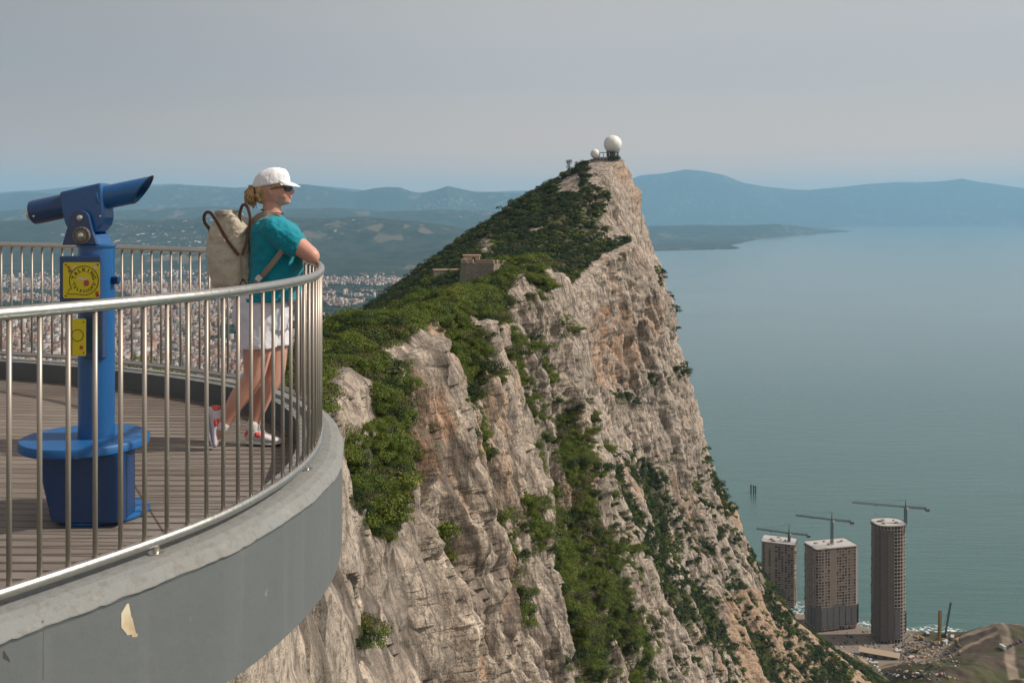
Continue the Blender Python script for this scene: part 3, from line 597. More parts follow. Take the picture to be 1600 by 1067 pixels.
def tower(x0, x1, ytop, ybase, D, kind, dep, rz, floors, label, seed, notch=0):
    zb = P(0, ybase, D)[2]; zb = SEA+4; zt = P(0, ytop, D)[2]; hgt_ = zt-zb; fh = hgt_/floors
    cx = (P(x0, 0, D)[0]+P(x1, 0, D)[0])/2; wpx = P(x1, 0, D)[0]-P(x0, 0, D)[0]
    c, s_ = abs(math.cos(rz)), abs(math.sin(rz)); wid = (wpx-dep*s_)/c
    root = empty('unfinished_tower', (cx, D+dep/2, zb), rz, label, 'tower block', 'unfinished tower blocks by the sea')
    rr = random.Random(seed); po = outline(kind, wid, dep); shr = lambda f, q=0: [(x*(1-f/wid*2), y*(1-f/dep*2)) for x, y in po]
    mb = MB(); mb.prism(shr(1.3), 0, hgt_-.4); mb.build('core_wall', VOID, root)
    mb = MB()
    for k in range(1, floors+1): mb.prism(po, k*fh-.62, k*fh-.04)
    o = mb.build('floor_slab', CONC, root); tag(o, kind='stuff')
    pts, st = along(shr(.35), 3.1); mb = MB(); pm = MB(); nt_ = MB()
    for i, ((x, y), a) in enumerate(pts):
        big = i % 4 == 0
        mb.box((x, y, hgt_/2-.3), (1.5 if big else .75, .5, hgt_-.6), rz=a)
        # spandrel walls, solid bays and netting between the piers
        solid = rr.random() < (.22 if seed != 3 else .38)
        ex = x+math.cos(a)*st/2; ey = y+math.sin(a)*st/2
        if solid: pm.box((ex*.985, ey*.985, hgt_/2-.5), (st*.98, .3, hgt_-1.2), rz=a)
        else:
            for k in range(floors):
                if rr.random() < .50: pm.box((ex*.978, ey*.978, k*fh+.55), (st*.97, .22, 1.05), rz=a)
                if rr.random() < .10: pm.box((ex*.978, ey*.978, k*fh+fh/2), (st*.97, .24, fh*.96), rz=a)
    o = mb.build('pier', CONC, root); tag(o, kind='stuff'); o = pm.build('infill_wall', CONC if seed != 3 else CONCD, root); tag(o, kind='stuff')
    mb = MB(); mb.prism([(x*1.01, y*1.01) for x, y in po], hgt_-.02, hgt_+.25); mb.build('roof_deck', ROOFC, root)
    mb = MB(); pp, _ = along([(x*1.03, y*1.03) for x, y in po], 2.4)
    for (x, y), a in pp: mb.box((x, y, hgt_-.4), (.12, .12, 3.6), rz=a)
    for z in (hgt_+.5, hgt_+1.3): 
        for i in range(len(pp)):
            a, b = pp[i][0], pp[(i+1) % len(pp)][0]; mb.tube([(*a, z), (*b, z)], .07, 4)
    o = mb.build('edge_scaffold', simple('scaffold_rust', (.16, .095, .075), .8), root)
    mb = MB()
    for k in range(7): mb.box((rr.uniform(-.35, .35)*wid, rr.uniform(-.3, .3)*dep, hgt_+.8), (rr.uniform(1, 4), rr.uniform(1, 3), rr.uniform(.6, 2)), rz=rr.random())
    o = mb.build('roof_material', CONC, root); tag(o, kind='stuff')
    # netting round the lower floors on one side
    lo = floors*.30*fh; pl = along([(x*1.022, y*1.022) for x, y in po], 6.5)[0]; mb = MB()
    for i, ((x, y), a) in enumerate(pl):
        if seed == 3 and x < -.02*wid and y < 0: mb = MB(); mb.box((x, y, hgt_*.49), (6.3, .1, hgt_*rr.uniform(.93, .97)), rz=a); mb.build('netting', NETD, root)
        elif rr.random() < (.8 if seed == 2 else .45) and y < dep*.1: mb = MB(); mb.box((x, y, lo/2+1), (5.5, .1, lo*rr.uniform(.6, 1)), rz=a); mb.build('netting', NETM, root)
    return root
tower(1192, 1252, 849, 975, 1010, 'box', 22, R(-22), 27, 'pale unfinished tower block half hidden by the cliff, leftmost of the three', 1)
tower(1264, 1344, 856, 1000, 955, 'box', 24, R(14), 28, 'broad unfinished tower block with a wide flat roof, middle of the three', 2)
tower(1369, 1422, 822, 1006, 925, 'lens', 24, R(6), 33, 'tallest dark unfinished tower with a rounded roof, rightmost of the three', 3)
crane(1233, 848, 834, 1182, 1263, 0, 1016, 'tower crane on the tower half hidden by the cliff', 819)
crane(1300, 850, 813, 1243, 1331, 0, 962, 'tower crane above the broad middle tower', 800)
crane(1415, 818, 793, 1331, 1449, 0, 935, 'tall tower crane above the rounded rightmost tower', 781)
# ---- reclaimed ground, mounds and tracks
GR, GC = 260, 420
gy = np.linspace(640, 1120, GR); gx = np.linspace(150, 700, GC); GX, GY = np.meshgrid(gx, gy, indexing='xy')
gpx = 800+GX/GY*F
shore = np.interp(GX, [150, 210, 250, 300, 345, 380, 420, 470, 560, 700], [1010, 1040, 1050, 1010, 985, 975, 968, 962, 960, 958])+7*fbm(GX/30, GY/30, 0*GX, 3, 3)
on = sstep(0, 26, shore-GY)
gz = 2.6+.5*fbm(GX/18, GY/18, 0*GX, 3, 5)
mound = 24*np.exp(-(((GX-440)/52)**2+((GY-893)/40)**2))+17*np.exp(-(((GX-520)/70)**2+((GY-880)/48)**2))
near = sstep(905, 800, GY)*sstep(285, 370, GX+.25*(900-GY))*34+sstep(830, 700, GY)*16
mound = mound*(1+.18*fbm(GX/22, GY/22, 0*GX, 4, 8))+near*(1+.22*fbm(GX/30, GY/30, 0*GX, 4, 9))
gz = (gz+mound)*on-(1-on)*7
foot = sstep(60, 0, GX-np.interp(GY, [640, 760, 860, 1120], [255, 262, 215, 120]))*18; gz = gz+foot*on
track = np.zeros_like(GX)
for pts, wd in (([(292, 905), (330, 880), (352, 872), (373, 888), (405, 903), (441, 912), (480, 915), (640, 920)], 3.4), ([(300, 860), (333, 862), (373, 888)], 3), ([(330, 880), (300, 850), (285, 820)], 3), ([(441, 912), (437, 885), (426, 852), (406, 812), (391, 772), (385, 720)], 3.4), ([(405, 903), (440, 899), (480, 905)], 3), ([(333, 862), (380, 868), (420, 884), (436, 885)], 2)):
    for (ax, ay), (bx, by) in zip(pts[:-1], pts[1:]):
        ux, uy = bx-ax, by-ay; t_ = np.clip(((GX-ax)*ux+(GY-ay)*uy)/(ux*ux+uy*uy), 0, 1); dq = np.hypot(GX-ax-ux*t_, GY-ay-uy*t_)
        track = np.maximum(track, sstep(wd*1.5, wd*.8, dq))
site = np.maximum(sstep(320, 290, GX-.0*GY)*sstep(820, 850, GY), sstep(395, 372, GX)*sstep(862, 885, GY)); green = sstep(.0, .3, fbm(GX/26, GY/26, 0*GX, 4, 17)+.25*(near > 14))
m = Mat('made_ground', .95, spec=.1); g = m.coord('Object')
n = m.noise(g, .12, 6, .65); n2_ = m.noise(g, .9, 4, .6)
c = m.mix(n, (.050, .039, .030), (.125, .095, .072)); c = m.mix(m.math('MULTIPLY', m.attr('green'), m.ramp(n, [(.34, .25), (.58, .9)])), c, (.062, .07, .028))
c = m.mix(m.math('MULTIPLY', m.attr('site'), .85), c, m.mix(n2_, (.15, .125, .105), (.32, .265, .22)))
c = m.mix(m.math('MULTIPLY', m.attr('track'), .9), c, (.25, .20, .155)); m.color(c); m.bump(n2_, .6, .8)
idx = (np.arange(GR-1)[:, None]*GC+np.arange(GC-1)[None, :]).ravel()
o = fastmesh('ground', np.stack([GX, GY, SEA+gz], -1).reshape(-1, 3), np.stack([idx, idx+1, idx+GC+1, idx+GC], 1), m.m, smooth=True,
    attrs={'track': ('POINT', track.ravel()), 'site': ('POINT', site.ravel()), 'green': ('POINT', green.ravel())}); tag(o, kind='structure')
def gzat(x, y):
    i = int(np.clip(np.searchsorted(gy, y), 0, GR-1)); j = int(np.clip(np.searchsorted(gx, x), 0, GC-1)); return SEA+float(gz[i, j])
# surf where the sea meets the made ground
m = Mat('sea_foam', .7, spec=.2, color=(.80, .83, .82)); al = m.ramp(m.noise(m.coord('Object'), .22, 6, .7), [(.48, 0), (.60, .9)])
m.L(m.math('MULTIPLY', al, m.attr('fade')), m.b.inputs['Alpha'])
V, Fc, fd = [], [], []
cx_ = np.linspace(150, 520, 160); sy = np.interp(cx_, gx, [float(s) for s in shore[int(GR*.8)]])
for i, (x, y) in enumerate(zip(cx_, sy)):
    wv = (20+14*math.sin(x*.11))*(1 if x < 345 else .35)
    for k, f in enumerate((-14, 0, .55, 1)): V.append((x, y+(f if f < 0 else f*wv)-6, SEA+.25-.03*k)); fd.append((.9, .9, .6, 0)[k])
    if i:
        for k in range(3): a = (i-1)*4+k; Fc.append((a, a+4, a+5, a+1))
o = fastmesh('surf', np.array(V), np.array(Fc), m.m, attrs={'fade': ('POINT', np.array(fd))}); tag(o, 'broken white surf along the shore between the unfinished towers', 'surf', kind='stuff')
# ---- construction yard
def ground_pt(px, py, guess=900.0):
    D = (CAMZ-SEA-3)*F/(py-HOR); x = (px-800)*D/F; z = gzat(x, D)
    for _ in range(6): D = (CAMZ-z)*F/(py-HOR); x = (px-800)*D/F; z = gzat(x, D)
    return Vector((x, D, z))
p = ground_pt(1374, 1027)
root = empty('site_shed', p, R(-25), 'long low shed with a tan pitched roof beside the parked vehicles', 'shed')
mb = MB(); mb.box((0, 0, 2.4), (32, 9, 4.8)); mb.build('wall', simple('shed_wall', (.17, .14, .12), .9, var=.1, scale=.5), root)
mb = MB(); mb.prism([(-5.4, 4.6), (5.4, 4.6), (0, 7.4)], -17, 17, ax=Matrix(((0, 0, 1), (1, 0, 0), (0, 1, 0)))); mb.build('roof', simple('shed_roof', (.42, .32, .23), .8, var=.1, scale=.4), root)
SD_ = simple('shed_door', (.06, .05, .05), .8)
for q in (-11, -3, 5, 12): mb = MB(); mb.box((q, -4.56, 1.8), (3.4, .14, 3.6)); mb.build('door', SD_, root)
# drilling rig and mobile crane
YEL = simple('rig_ochre', (.30, .20, .07), .7, var=.2, scale=1); DK = simple('dark_machine', (.05, .048, .045), .7)
def tracked(root, body, L_=6.5, W_=3.2, cab=WHITE):
    for sgn in (-1, 1):
        mb = MB(); mb.prism([(-L_/2, .55), (-L_/2+.5, 0.05), (L_/2-.5, 0.05), (L_/2, .55), (L_/2-.4, 1.1), (-L_/2+.4, 1.1)], sgn*W_/2-.35, sgn*W_/2+.35, ax=Matrix(((1, 0, 0), (0, 0, 1), (0, 1, 0)))); mb.build('crawler_track', DK, root)
    mb = MB(); mb.box((-.4, 0, 2.2), (L_*.8, W_*.85, 2.0), taper=(.94, .94)); mb.build('machine_house', body, root)
    mb = MB(); mb.box((L_*.36, -W_*.28, 2.5), (1.5, 1.3, 2.3), taper=(.7, .85)); mb.build('cab', cab, root)
p = ground_pt(1463, 1007)
root = empty('drilling_rig', p, R(20), 'ochre drilling rig with a thick upright mast on the building site', 'drilling rig'); tracked(root, YEL)
mb = MB(); beam_lattice(mb, (3.6, 0, .8), (4.2, 0, 31), 1.7, 18, .42); mb.tube([(3.9, -.2, 1), (4.4, -.2, 26)], .55, 8); mb.build('mast', YEL, root)
mb = MB(); mb.tube([(-1, 0, 3), (4, 0, 18)], .2, 6); mb.build('backstay', DK, root)
p = ground_pt(1475, 996)
root = empty('crawler_crane', p, R(-10), 'crawler crane with a slender raised boom beside the drilling rig', 'crane'); tracked(root, DK)
mb = MB(); beam_lattice(mb, (1, 0, 2), (6, 0, 33), 1.2, 22, .2); mb.build('boom', STEEL, root); mb = MB(); mb.tube([(-2, 0, 3.4), (5.8, 0, 32.6)], .08, 4); mb.build('pendant_line', STEEL, root)
def excavator(px, py, rz, label):
    p = ground_pt(px, py); root = empty('excavator', p, rz, label, 'excavator', 'excavators on the building site'); tracked(root, YEL, 4.6, 2.8, DK)
    mb = MB(); mb.tube([(1.6, .2, 2), (4.2, .2, 4.6), (6.4, .2, 3.6)], [.35, .4, .25], 6); mb.tube([(6.3, .2, 3.8), (6.9, .2, 1.4)], [.25, .2], 6); mb.build('boom', YEL, root)
    mb = MB(); mb.box((6.7, .2, .9), (1.2, 1.2, 1.1), taper=(1.2, 1)); mb.build('bucket', DK, root)
excavator(1440, 1000, 2.4, 'yellow excavator between the tallest tower and the drilling rig')
excavator(1496, 1003, .4, 'yellow excavator at the foot of the brown mound')
excavator(1431, 1019, -1, 'small yellow excavator near the end of the tan shed')
# parked vehicles
CARM = [simple('car_paint', c, .35, spec=.6) for c in ((.7, .7, .7), (.05, .05, .06), (.28, .29, .30), (.35, .05, .04), (.08, .13, .25))]
GLS = simple('car_glass', (.02, .025, .03), .1, spec=.8); TYR = simple('tyre', (.02, .02, .02), .9)
def car(mat):
    root = empty('parked_car'); mb = MB()
    mb.rings([[(x, -.88*w_, z0), (x, .88*w_, z0), (x, .88*w_*.94, z1), (x, -.88*w_*.94, z1)] for x, w_, z0, z1 in ((-2.15, .9, .35, .85), (-1.9, 1, .25, .98), (-1.0, 1, .22, 1.0), (1.0, 1, .22, .95), (1.9, 1, .25, .82), (2.2, .86, .35, .66))])
    mb.build('body', mat, root)
    mb = MB(); mb.box((-.25, 0, 1.18), (2.5, 1.5, .5), taper=(.66, .84)); mb.build('cabin_glass', GLS, root); mb = MB(); mb.box((-.25, 0, 1.44), (1.66, 1.27, .05)); mb.build('roof', mat, root)
    for sx_ in (-1.35, 1.4):
        for sy_ in (-.82, .82): mb = MB(); mb.lathe([(.31, -.1), (.33, 0), (.31, .1)], (sx_, sy_, .33), 10, Matrix.Rotation(R(90), 3, 'X')); mb.build('wheel', TYR, root)
    return root
def dup(root, loc, rz, label=None):
    r = root.copy(); COL.objects.link(r); r.location = loc; r.rotation_euler = (0, 0, rz)
    if label: r['label'] = label
    for ch in list(root.children):
        c = ch.copy(); COL.objects.link(c); c.parent = r
    return r
names = ['white', 'black', 'grey', 'red', 'blue']; used = {}
spots = []
for row in range(5):
    for k in range(9):
        px = 1328+k*4.6+row*3.2; py = 1023+row*5.2+k*1.15
        if random.random() < .84: spots.append((px+random.uniform(-.5, .5), py, R(62)+random.uniform(-.08, .08), 'in the crowded car park beside the tan shed'))
for k in range(5): spots.append((1574+k*5.4, 1011-k*2.3, R(75), 'in the row where the dirt tracks meet at the right edge'))
for k in range(4): spots.append((1386+k*6, 1052+k*1.5, R(10), 'by the lower dirt track below the car park'))
protoc = [car(mm) for mm in CARM]
for px, py, rz, where in spots:
    i = random.choice([0, 0, 0, 1, 2, 2, 3, 4]); p = ground_pt(px, py); lb = names[i]+' car parked '+where
    if i not in used: used[i] = 1; o = protoc[i]; o.location = p; o.rotation_euler = (0, 0, rz)
    else: o = dup(protoc[i], p, rz)
    tag(o, lb, 'car', names[i]+' cars parked '+where)
for i, o in enumerate(protoc):
    if i not in used:
        for ch in list(o.children): bpy.data.objects.remove(ch)
        bpy.data.objects.remove(o)
# site cabins, containers, rubble
CAB = [simple('cabin_paint', c, .7, var=.1, scale=1) for c in ((.6, .6, .58), (.30, .12, .08), (.10, .17, .26), (.35, .33, .30))]
for k, (px, py, mi, lb) in enumerate([(1352, 1041, 0, 'white site cabin between the parked cars and the green slope'), (1366, 1039, 0, 'larger white site cabin at the lower end of the car park'), (1404, 1020, 3, 'grey site container against the foot of the tallest tower'), (1424, 1030, 1, 'rusty red container near the end of the tan shed'), (1478, 1004, 0, 'white cabin right of the drilling rig'), (1488, 998, 3, 'grey cabin stack right of the drilling rig'), (1449, 992, 2, 'blue container at the shore behind the drilling rig'), (1567, 1012, 0, 'white box trailer where the dirt tracks meet')]):
    p = ground_pt(px, py); root = empty('site_cabin', p, R(-20+k*17), lb, 'cabin', 'cabins and containers on the building site')
    mb = MB(); mb.box((0, 0, 1.4), (6.5, 2.6, 2.6)); mb.build('wall', CAB[mi], root); mb = MB(); mb.box((0, 0, 2.78), (6.7, 2.8, .16)); mb.build('roof', ROOFC, root); mb = MB(); mb.box((1.2, -1.33, 1.15), (.9, .06, 2.0)); mb.build('door', DK, root)
V, Fc, mi = [], [], []; rr = np.random.default_rng(4)
for k in range(900):
    px = rr.uniform(1300, 1500); py = rr.uniform(985, 1062)
    if rr.random() < .5: px = rr.normal(1425, 34); py = rr.normal(1022, 14)
    if not 975 < py < 1064 or px > 1505 or (px < 1400 and 1012 < py < 1048): continue
    p = ground_pt(px, py); s = abs(rr.normal(.35, .35))+.2; a = rr.uniform(0, 3); b = len(V)
    if float(on[int(np.clip(np.searchsorted(gy, p.y), 0, GR-1)), int(np.clip(np.searchsorted(gx, p.x), 0, GC-1))]) < .9: continue
    for z in (-.2, 1):
        for x, y in ((-1, -1), (1, -1), (1, 1), (-1, 1)):
            x *= rr.uniform(.5, 1.3)*s*rr.choice([1, 1, 2.2]); y *= rr.uniform(.5, 1.2)*s; V.append((p.x+x*math.cos(a)-y*math.sin(a), p.y+x*math.sin(a)+y*math.cos(a), p.z+z*s*rr.uniform(.4, 1.1)))
    Fc += [(b+4, b+5, b+6, b+7), (b, b+1, b+5, b+4), (b+1, b+2, b+6, b+5), (b+2, b+3, b+7, b+6), (b+3, b, b+4, b+7)]; mi += [int(rr.choice([0, 1, 1, 2, 2, 3], p=[.24, .25, .2, .15, .14, .02]))]*5
o = fastmesh('site_clutter', np.array(V), np.array(Fc), [CONC, DK, simple('timber_stack', (.30, .20, .12), .9), ROOFC], mi); tag(o, 'rubble, timber and building materials strewn over the building site', 'rubble', kind='stuff')
# posts standing in the sea
for k, (px, py, lb) in enumerate([(1173.5, 769, 'leftmost of the three dark posts standing in the sea'), (1177.5, 770, 'middle one of the three dark posts in the sea'), (1180.5, 771, 'rightmost of the three dark posts in the sea')]):
    D = (CAMZ-SEA)*F/(py-HOR); mb = MB(); mb.lathe([(1.0, -2), (1.0, 9), (1.35, 9.2), (1.35, 10.6), (.4, 11.4)], P(px, py, D), 10); tag(mb.build('sea_post', DK), lb, 'post', 'posts standing in the sea')
# ================================================================ summit: radomes, mast, fort
DS = 672.0
def radome(px, cy, rpx, deck_y, base_y, D, label, legs):
    c = Vector(P(px, cy, D)); r = rpx*D/F; zd = P(0, deck_y, D)[2]; zb = P(0, base_y, D)[2]
    root = empty('radome', (c.x, c.y, zb), 0, label, 'radome')
    mb = MB(); t0 = math.acos(min(1, (c.z-zd)/r)); rs = []
    n = 18
    for k in range(n+1):
        t = math.pi-t0-(math.pi-t0)*k/n; rs.append((max(.02, r*math.sin(t)), c.z-zb+r*math.cos(t)))
    mb.lathe(rs, n=36); mb.build('dome', WHITE, root, smooth=True)
    mb = MB()
    for k in range(12):
        a = 2*math.pi*k/12; pts = [((r*1.004)*math.sin(t)*math.cos(a), (r*1.004)*math.sin(t)*math.sin(a), c.z-zb+r*1.004*math.cos(t)) for t in np.linspace(.25, math.pi-t0, 14)]; mb.tube(pts, r*.008, 4)
    mb.build('panel_joint', simple('joint_grey', (.55, .56, .56), .6), root)
    rd = r*math.sin(t0)*1.18 if math.sin(t0) > .3 else r*.8
    mb = MB(); mb.lathe([(rd*.9, zd-zb-r*.10), (rd*1.12, zd-zb-r*.09), (rd*1.12, zd-zb-.02), (.1, zd-zb)], n=24); mb.build('deck', GALV, root)
    mb = MB()
    for k in range(legs):
        a = 2*math.pi*k/legs; q = (rd*.9*math.cos(a), rd*.9*math.sin(a)); mb.tube([(*q, -1), (*q, zd-zb)], r*.035+.06, 5)
        a2 = 2*math.pi*(k+1)/legs; mb.tube([(*q, -.2), (rd*.9*math.cos(a2), rd*.9*math.sin(a2), zd-zb)], .09, 4)
    mb.build('support_frame', GALV, root); mb = MB(); mb.lathe([(rd*.5, -1), (rd*.5, zd-zb)], n=12); mb.build('core_drum', simple('summit_block', (.22, .22, .22), .8), root)
    mb = MB()
    for k in range(18):
        a = 2*math.pi*k/18; q = (rd*1.1*math.cos(a), rd*1.1*math.sin(a)); b = 2*math.pi*(k+1)/18; q2 = (rd*1.1*math.cos(b), rd*1.1*math.sin(b)); mb.tube([(*q, zd-zb), (*q, zd-zb+1.1)], .05, 4); mb.tube([(*q, zd-zb+1.1), (*q2, zd-zb+1.1)], .05, 4)
    mb.build('guard_rail', GALV, root)
radome(957.5, 225.5, 14, 237, 252, DS, 'large white radar dome on an open steel frame at the highest point', 10)
radome(930, 240.5, 7.4, 247.5, 257, DS-4, 'small white radar dome left of the large one', 8)
# walkway and blockhouse between them
p = Vector(P(943, 252, DS-2)); root = empty('summit_station', p, 0, 'low grey building with an open roof frame between the two radar domes', 'building')
u = DS/F
mb = MB(); mb.box((0, 0, 2.0*u), (24*u, 9*u, 8*u)); mb.box((-14*u, 2, 0), (12*u, 7*u, 7*u)); mb.build('wall', simple('station_wall', (.27, .26, .25), .85, var=.1, scale=1), root)
mb = MB(); mb.box((-1*u, 0, 13.2*u), (22*u, 8*u, .7*u)); mb.build('roof', GALV, root)
mb = MB(); [mb.box((q*u, s_*3.6*u, 9.5*u), (.45*u, .45*u, 7.2*u)) for q in (-11, -6, 0, 5, 9) for s_ in (-1, 1)]; mb.build('roof_post', GALV, root)
mb = MB(); [mb.box((q*u, -4.55*u, 2.4*u), (2.2*u, .15*u, 3*u)) for q in (-8, -3, 2, 7)]; mb.build('window', DK, root)
mb = MB(); mb.box((3*u, -8*u, -3*u), (40*u, .8, 6*u), rz=.08); mb.build('retaining_wall', simple('old_masonry', (.27, .25, .23), .9, var=.2, scale=.7), root)
p = Vector(P(889, 271, 655)); u = 655/F
root = empty('antenna_mast', p, 0, 'dark lattice antenna mast on the skyline left of the domes', 'mast')
mb = MB(); beam_lattice(mb, (0, 0, -1), (0, 0, 21*u), 3.6*u, 9, .16); mb.build('lattice', GALV, root)
for k, (x, z, h) in enumerate([(-4.6, 18, 6), (-2.6, 17, 7), (4.4, 18, 6.5), (2.6, 19, 5), (-4, 10, 4), (0, 19, 5)]):
    mb = MB(); mb.box((x*u, -.6, z*u), (.9*u, .5*u, h*u)); mb.tube([(x*u, -.3, z*u), (0, 0, z*u)], .07, 4); mb.build('panel_antenna', DK, root)
for k, (px, py, w_, h_, lb) in enumerate([(878, 290, 18, 9, 'pale terraced block house below the antenna mast'), (951, 263, 10, 6, 'small block house under the large dome')]):
    DD = 645 if k == 0 else 660; p = Vector(P(px, py, DD)); u = DD/F; root = empty('block_house', p, R(-12), lb, 'building', None)
    mb = MB(); mb.box((0, 0, 0), (w_*u, 8*u, h_*u)); mb.box((w_*.35*u, -3*u, -h_*.45*u), (w_*.6*u, 7*u, h_*.7*u)); mb.build('wall', simple('pale_render', (.36, .34, .32), .9, var=.1, scale=.6), root)
    mb = MB(); mb.box((0, 0, h_*.5*u+.15), (w_*1.04*u, 8.3*u, .3)); mb.build('roof', ROOFC, root); mb = MB(); [mb.box((q*w_*u, -4.05*u, .1*h_*u), (.12*w_*u, .1, .4*h_*u)) for q in (-.3, 0, .3)]; mb.build('window', DK, root)
# fort on the nearer crest
m = Mat('fort_masonry', .95, spec=.15); g = m.coord('Object'); br = m.n('ShaderNodeTexBrick', i_Scale=1.0); br.inputs['Brick Width'].default_value = 1.1; br.inputs['Row Height'].default_value = .5; br.inputs['Mortar Size'].default_value = .05
cc = m.n('ShaderNodeCombineXYZ'); se = m.n('ShaderNodeSeparateXYZ'); m.L(g, se.inputs[0]); m.L(m.math('ADD', se.outputs[0], se.outputs[1]), cc.inputs[0]); m.L(se.outputs[2], cc.inputs[1]); m.L(cc.outputs[0], br.inputs['Vector'])
br.inputs['Color1'].default_value = (.33, .29, .25, 1); br.inputs['Color2'].default_value = (.25, .22, .19, 1); br.inputs['Mortar'].default_value = (.10, .09, .08, 1)
m.color(m.mix(m.ramp(m.noise(g, .5, 5), [(.4, 0), (.66, .5)]), br.outputs['Color'], (.15, .135, .11))); FORT = m.m
TERR = simple('fort_terrace', (.40, .27, .20), .9, var=.2, scale=.4)
DF = 258.0; u = DF/F
def Q(x, y, d=0): return Vector(P(x, y, DF+d))
org = Q(745, 430)
root = empty('fort', org, 0, 'old stone battery with a sloping masonry wall on the nearer crest', 'fort')
L0 = lambda v: v-org
a0, a1, a2, a3 = Q(713, 452, 6), Q(722, 452, -3), Q(766, 446, -5), Q(792, 440, 2)
t0, t1, t2, t3 = Q(721, 410, 8), Q(729, 411, -1), Q(772, 412, -3), Q(792, 413, 3)
b0, b3 = Q(730, 452, 24), Q(792, 440, 22); s0, s3 = Q(733, 410, 24), Q(795, 411, 24)
mb = MB(); A = [L0(q) for q in (a0, a1, a2, a3, b3, b0)]; B = [L0(q) for q in (t0, t1, t2, t3, s3, s0)]
A = [q-Vector((0, 0, 5)) for q in A]; mb.rings([A, B]); mb.build('bastion_wall', FORT, root)
mb = MB(); mb.add([q+Vector((0, 0, .02)) for q in B], [(0, 1, 2, 3, 4, 5)]); mb.build('terrace', TERR, root, recalc=False)
mb = MB()
for i in range(3):
    p0, p1 = B[i], B[i+1]; n_ = max(2, int((p1-p0).length/2.4))
    for k in range(n_):
        c = p0.lerp(p1, (k+.5)/n_); dd_ = p1-p0; mb.box(c+Vector((0, .35, .45)), ((p1-p0).length/n_*(.98 if k % 3 else .45), .6, 1.0), rz=math.atan2(dd_.y, dd_.x))
mb.build('parapet', simple('parapet_stone', (.36, .27, .20), .9, var=.25, scale=1), root)
c = L0(Q(737, 407, 14)); mb = MB(); mb.box(c+Vector((0, 0, .1)), (4.4, 3, 2.4)); mb.build('guard_hut', simple('hut_render', (.33, .28, .21), .9, var=.1, scale=1), root)
mb = MB(); mb.box(c+Vector((0, 0, 1.42)), (4.9, 3.5, .25)); mb.build('hut_roof', TERR, root); mb = MB(); mb.box(c+Vector((.6, -1.53, .1)), (.9, .1, 1.6)); mb.build('hut_door', DK, root)
org = Q(815, 414)
root = empty('terrace_wall', org, 0, 'low reddish stone wall along the top of the nearer cliff', 'wall')
mb = MB(); pts = [Q(796, 411, 4), Q(806, 412, -1), Q(822, 413, -4), Q(838, 414, -3)]
for p0, p1 in zip(pts[:-1], pts[1:]):
    dd_ = p1-p0; mb.box(L0((p0+p1)/2)+Vector((0, 0, -.6)), (dd_.length*1.01, .8, 3.0), rz=math.atan2(dd_.y, dd_.x))
mb.build('coping', TERR, root)
DF = 430.0; org = Q(697, 426); root = empty('lookout_wall', org, R(15), 'small buff stone platform left of the fort', 'wall')
mb = MB(); mb.box((0, 0, -1.4), (11, 4, 5)); mb.build('masonry', FORT, root); mb = MB(); mb.box((0, 0, 1.25), (11.5, 4.4, .4)); mb.build('coping', TERR, root)
# a ruined shed roof in the wooded gully
p = P(1000, 787, 505); mb = MB(); mb.box(p, (5.5, 3.5, .25), rz=-.2); mb.box((p[0], p[1]+.3, p[2]-1), (5, 3, 2), rz=-.2); tag(mb.build('gully_hut', ROOFC), 'tiny pale roofed hut among the dark trees of the gully', 'hut')
# ---- shrubs that stand alone
def surf(px, py, dmin=0, dmax=900):
    q = (PX-px)**2+(PY-py)**2+np.where((Y < dmin) | (Y > dmax), 1e9, 0); k = np.unravel_index(np.argmin(q), q.shape); return Vector((X[k], Y[k], Z[k]))
for k, (px, py, d0, d1, sz, br_, lb) in enumerate([
    (962, 252, 650, 700, 5.5, 0, 'bushy green tree right under the large radar dome'), (905, 262, 640, 700, 4.4, 0, 'round dark bush on the skyline left of the small dome'),
    (738, 402, 250, 290, 2.6, 1, 'rounded pale green bush beside the fort hut'), (755, 404, 250, 290, 2.8, 1, 'rounded bush just right of the fort hut'), (785, 408, 250, 290, 3.2, 1, 'bush spilling over the fort terrace'), (846, 408, 255, 300, 2.0, 1, 'small dark bush behind the low reddish wall'),
    (1052, 490, 500, 700, 6.5, 0, 'dark shrub clinging to a notch high on the far cliff edge'), (1034, 437, 500, 700, 5, 0, 'small shrub on the cliff edge above the notch'), (1064, 582, 500, 700, 5, 0, 'dark shrub hanging near the outer edge halfway down the far cliff'), (1015, 592, 450, 700, 5, 0, 'low shrub in the middle of the far cliff face'), (1058, 515, 500, 700, 4, 0, 'shrub just below the notch on the far cliff edge'), (975, 620, 450, 700, 5, 0, 'shrub low on the pale far cliff face'),
    (700, 935, 60, 200, 1.6, 1, 'small bright bush on bare rock beside the long rib'), (682, 850, 60, 140, 1.9, 1, 'lone olive bush on the orange rib'), (630, 790, 30, 140, 1.6, 1, 'bush at the bottom of the first green gully'), (560, 990, 20, 140, .5, 1, 'little bush on the cliff low down beside the platform')]):
    p = surf(px, py, d0, d1); root = empty('shrub', p, k*1.3, lb, 'shrub', None)
    o = bushproto('foliage', 1100, .06, 8, M_LEAF if br_ else M_LEAFD, 500+k, .8); COL.objects.link(o); o.parent = root; o.scale = (sz, sz, sz)
    mb = MB(); [mb.tube([(0, 0, -.3*sz), (.1*sz*math.cos(a), .1*sz*math.sin(a), .15*sz), (.34*sz*math.cos(a), .34*sz*math.sin(a), .42*sz)], [.05*sz, .035*sz, .012*sz], 5) for a in (0, 1.6, 3.1, 4.6)]; mb.build('stem', simple('bark', (.09, .07, .05), .9), root)
